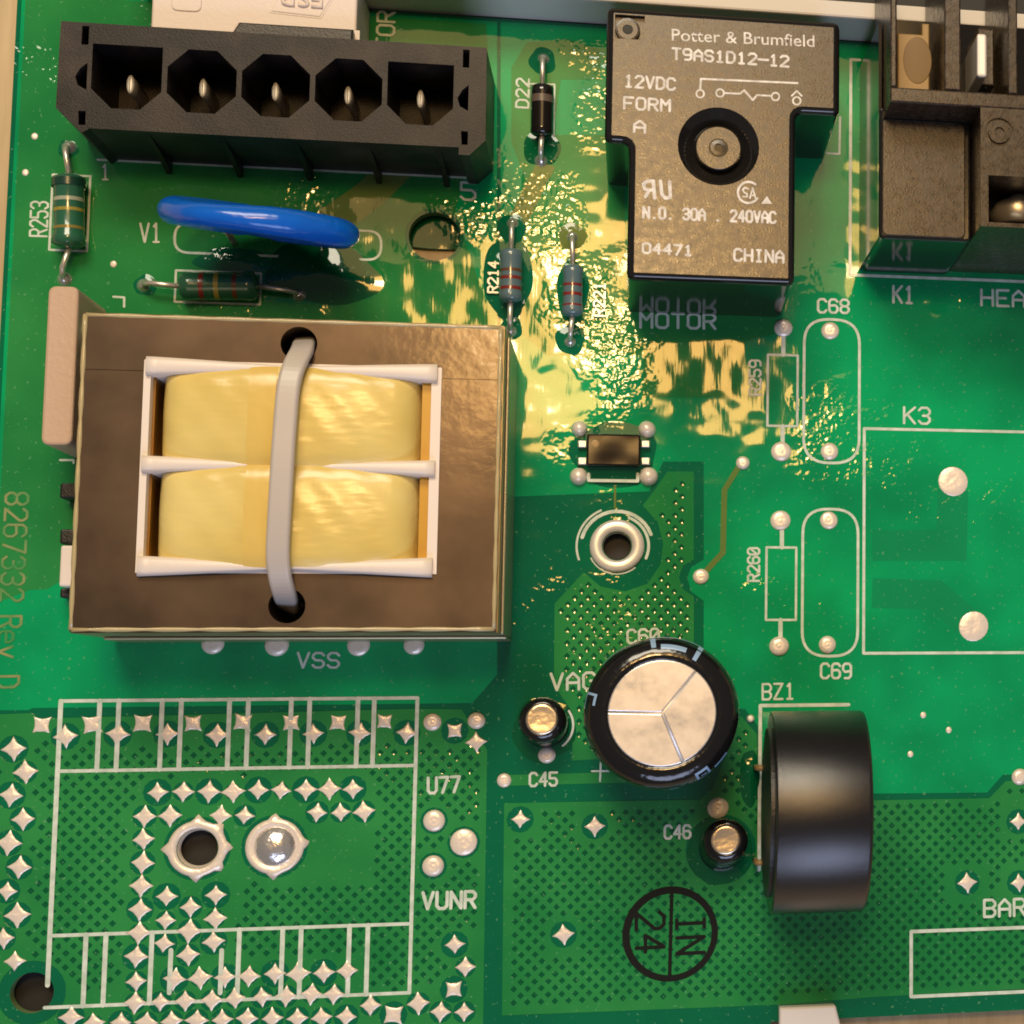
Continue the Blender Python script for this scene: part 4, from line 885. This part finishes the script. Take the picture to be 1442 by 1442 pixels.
# ------------------------------------------------------------------ small chip
ic = thing('small_chip', 'small glossy black chip with solder balls at its corners below the relay', 'chip', (*xy(863, 634), 0))
a, b, c, d = rect(826, 611, 902, 656, 2.2)
mb = MB(); mb.prism(rrect(a, b, c, d, .35), .35, 2.2, ch=.25); mb.build('package', M['chip'], ic)
mb = MB(); mb.lathe(xy(838, 625, 2.2), [(.5, 2.2), (.45, 2.23), (.3, 2.235)], 16); mb.build('pin_one_dot', M['brass'], ic)
for u in (820, 909):
    for v in (625, 649):
        x, y = xy(u, v, 1); mb = MB(); mb.prism(rrect(x - .55, x + .55, y - .45, y + .45, .15), .05, 1.0, ch=.15); mb.build('lead', M['lead'], ic)
for u, v, r in ((816, 604, 11), (911, 605, 12), (815, 671, 12), (913, 671, 13)):
    mb = MB(); mb.lathe(xy(u, v), [(r * S * 1.05, .03), (r * S, .4), (r * S * .8, .9), (r * S * .45, 1.2), (r * S * .1, 1.3)], 18); mb.build('solder_joint', M['solder'], ic)

# ------------------------------------------------------------------ capacitors
def big_cap():
    c = xy(930, 1004, 0); H = 21.0; R_ = 8.75
    t = thing('electrolytic_capacitor', 'large black capacitor can with a three-way vent cross on its silver top', 'capacitor', (*c, 0))
    mb = MB(); prof = [(R_ - .5, .06), (R_ - .1, .6), (R_, 1.2), (R_ - .25, 2.0), (R_, 2.9), (R_, H - 2.6), (R_ - .12, H - 1.7), (R_ - .55, H - .8), (R_ - 1.25, H - .25), (R_ - 2.1, H), (6.15, H - .02), (6.0, H - .2)]
    mb.lathe(c, prof, 64); mb.build('sleeve', M['sleeve'], t)
    # silver top in three sectors with grooves between
    angs = [math.radians(a) for a in (52, 178, 293)]; r = 6.05
    for i in range(3):
        a0, a1 = angs[i], angs[(i + 1) % 3] + (2 * PI if i == 2 else 0); g = .10; mid = (a0 + a1) / 2
        arc = []
        for k in range(21):
            q = a0 + (a1 - a0) * k / 20; dq = g / r; q = max(a0 + dq, min(a1 - dq, q)); arc.append((c[0] + r * math.cos(q), c[1] + r * math.sin(q)))
        off = g / math.sin((a1 - a0) / 2); poly = [(c[0] + off * math.cos(mid), c[1] + off * math.sin(mid))] + arc
        mb = MB(); mb.prism(poly, H - .5, H + .05, ch=.14); mb.build('vent_sector', M['alu'], t)
    mb = MB(); mb.lathe(c, [(6.05, H - .3), (6.0, H - .12)], 48); mb.build('vent_groove', M['alu'], t)
    # printed marks round the shoulder
    def mark(q0, q1, s0, s1, w=None):
        mb = MB(); vs = []; n = 8; K = 6; pr = [(R_ + .012, H - 3.4), (R_ + .012, H - 2.6), (R_ - .105, H - 1.7), (R_ - .53, H - .78), (R_ - 1.23, H - .23), (R_ - 2.05, H + .015)]
        def P_(s_):
            k = min(int(s_ * 5), 4); f = s_ * 5 - k; return (pr[k][0] * (1 - f) + pr[k + 1][0] * f + .012, pr[k][1] * (1 - f) + pr[k + 1][1] * f + .012)
        for i in range(n + 1):
            q = math.radians(q0 + (q1 - q0) * i / n)
            for k in range(K + 1):
                rr_, zz = P_(s0 + (s1 - s0) * k / K); vs.append((c[0] + rr_ * math.cos(q), c[1] + rr_ * math.sin(q), zz))
        mb.add(vs, [(i * (K + 1) + k, (i + 1) * (K + 1) + k, (i + 1) * (K + 1) + k + 1, i * (K + 1) + k + 1) for i in range(n) for k in range(K)], 0, True); mb.build('sleeve_print', M['sleeve_print'], t)
    mark(58, 62, .1, .95); mark(62, 100, .15, .4); mark(96, 100, .1, .8); mark(70, 92, .7, .85)
    mark(120, 140, .1, .3); mark(163, 165, .35, .8); mark(165, 176, .35, .42); mark(165, 173, .72, .8)
    mark(298, 300, .25, .7); mark(300, 310, .25, .33); mark(300, 310, .62, .7); mark(308, 310, .25, .7); mark(302, 307, .46, .5); mark(314, 328, .25, .45); mark(276, 283, .02, .08); mark(276, 278, .02, .3); mark(276, 283, .22, .3)
big_cap()
def small_cap(u, v, ut, vt, R_, H, label, rt):
    c = xy(u, v); tp = xy(ut, vt, H); t = thing('electrolytic_capacitor', label, 'capacitor', (*c, 0)); mb = MB(); n = 32; vs = []; fs = []
    prof = [(R_ - .2, .06), (R_, .5), (R_ - .15, 1.2), (R_, 1.8), (R_, H - 1.0), (R_ - .3, H - .3), (R_ - .8, H), (rt, H), (rt - .05, H - .15)]
    for r, z in prof:
        f = z / H; cx, cy_ = c[0] + (tp[0] - c[0]) * f, c[1] + (tp[1] - c[1]) * f
        for i in range(n): vs.append((cx + r * math.cos(2 * PI * i / n), cy_ + r * math.sin(2 * PI * i / n), z))
    for k in range(len(prof) - 1):
        for i in range(n): fs.append((k * n + i, k * n + (i + 1) % n, (k + 1) * n + (i + 1) % n, (k + 1) * n + i))
    fs.append(tuple(range((len(prof) - 1) * n, len(prof) * n))); mb.add(vs, fs, 0, True); mb.build('sleeve', M['sleeve'], t)
    mb = MB(); mb.lathe(tp, [(rt + .02, H - .1), (rt, H + .05), (rt - .3, H + .06), (rt * .5, H - .02), (.1, H)], 28); mb.build('can_top', M['alu_gold'], t)
small_cap(769, 1022, 763, 1013, 2.75, 6.5, 'small black capacitor with a bright metal top beside the legend C45', 1.85)
small_cap(1016, 1196, 1022, 1183, 2.75, 6.5, 'small black capacitor with a bright metal top beside the legend C46', 1.75)

# ------------------------------------------------------------------ buzzer lying on its side
RB = 11.95; bz_x0 = at(1084, 1142, RB).x; bz_x1 = at(1215, 1142, RB).x; bz_y = at(1155, 1142, RB).y
bz = thing('buzzer', 'black round buzzer lying on its side at the legend BZ1', 'buzzer', ((bz_x0 + bz_x1) / 2, bz_y, 0))
mb = MB(); n = 72; vs = []; fs = []; prof = [(0, RB - .25), (.08, RB - .06), (.25, RB), (bz_x1 - bz_x0 - .45, RB), (bz_x1 - bz_x0 - .12, RB - .12), (bz_x1 - bz_x0, RB - .45), (bz_x1 - bz_x0 + .02, 3.0)]
for x, r in prof:
    for i in range(n): vs.append((bz_x0 + x, bz_y + r * math.cos(2 * PI * i / n), RB + .05 + r * math.sin(2 * PI * i / n)))
for k in range(len(prof) - 1):
    for i in range(n): fs.append((k * n + i, k * n + (i + 1) % n, (k + 1) * n + (i + 1) % n, (k + 1) * n + i))
fs += [tuple(reversed(range(n))), tuple(range((len(prof) - 1) * n, len(prof) * n))]
mb.add(vs, fs, 0, True); o = mb.build('can', M['buzzer'], bz)
for p in o.data.polygons:
    if len(p.vertices) > 4: p.use_smooth = False
mb = MB(); vs = [];
for k, (x, r) in enumerate(((-.45, RB - 2.0), (-.02, RB - 2.0))):
    vs += [(bz_x0 + x, bz_y + r * math.cos(2 * PI * i / n), RB + .05 + r * math.sin(2 * PI * i / n)) for i in range(n)]
mb.add(vs, [(i, (i + 1) % n, n + (i + 1) % n, n + i) for i in range(n)] + [tuple(reversed(range(n)))]); mb.build('base_disc', M['black'], bz)
for dy in (5.0, -6.5):
    p = Vector((bz_x0 - .8, bz_y + dy, 6.0)); mb = MB(); mb.tube([(p.x + .5, p.y, 4.2), (p.x - .1, p.y, 4.0), (p.x - .2, p.y, 2.5), (p.x - .2, p.y, .03)], .38, 10); mb.build('pin', M['brass'], bz)

for o in bpy.data.objects:
    if '_o' in o: del o['_o']
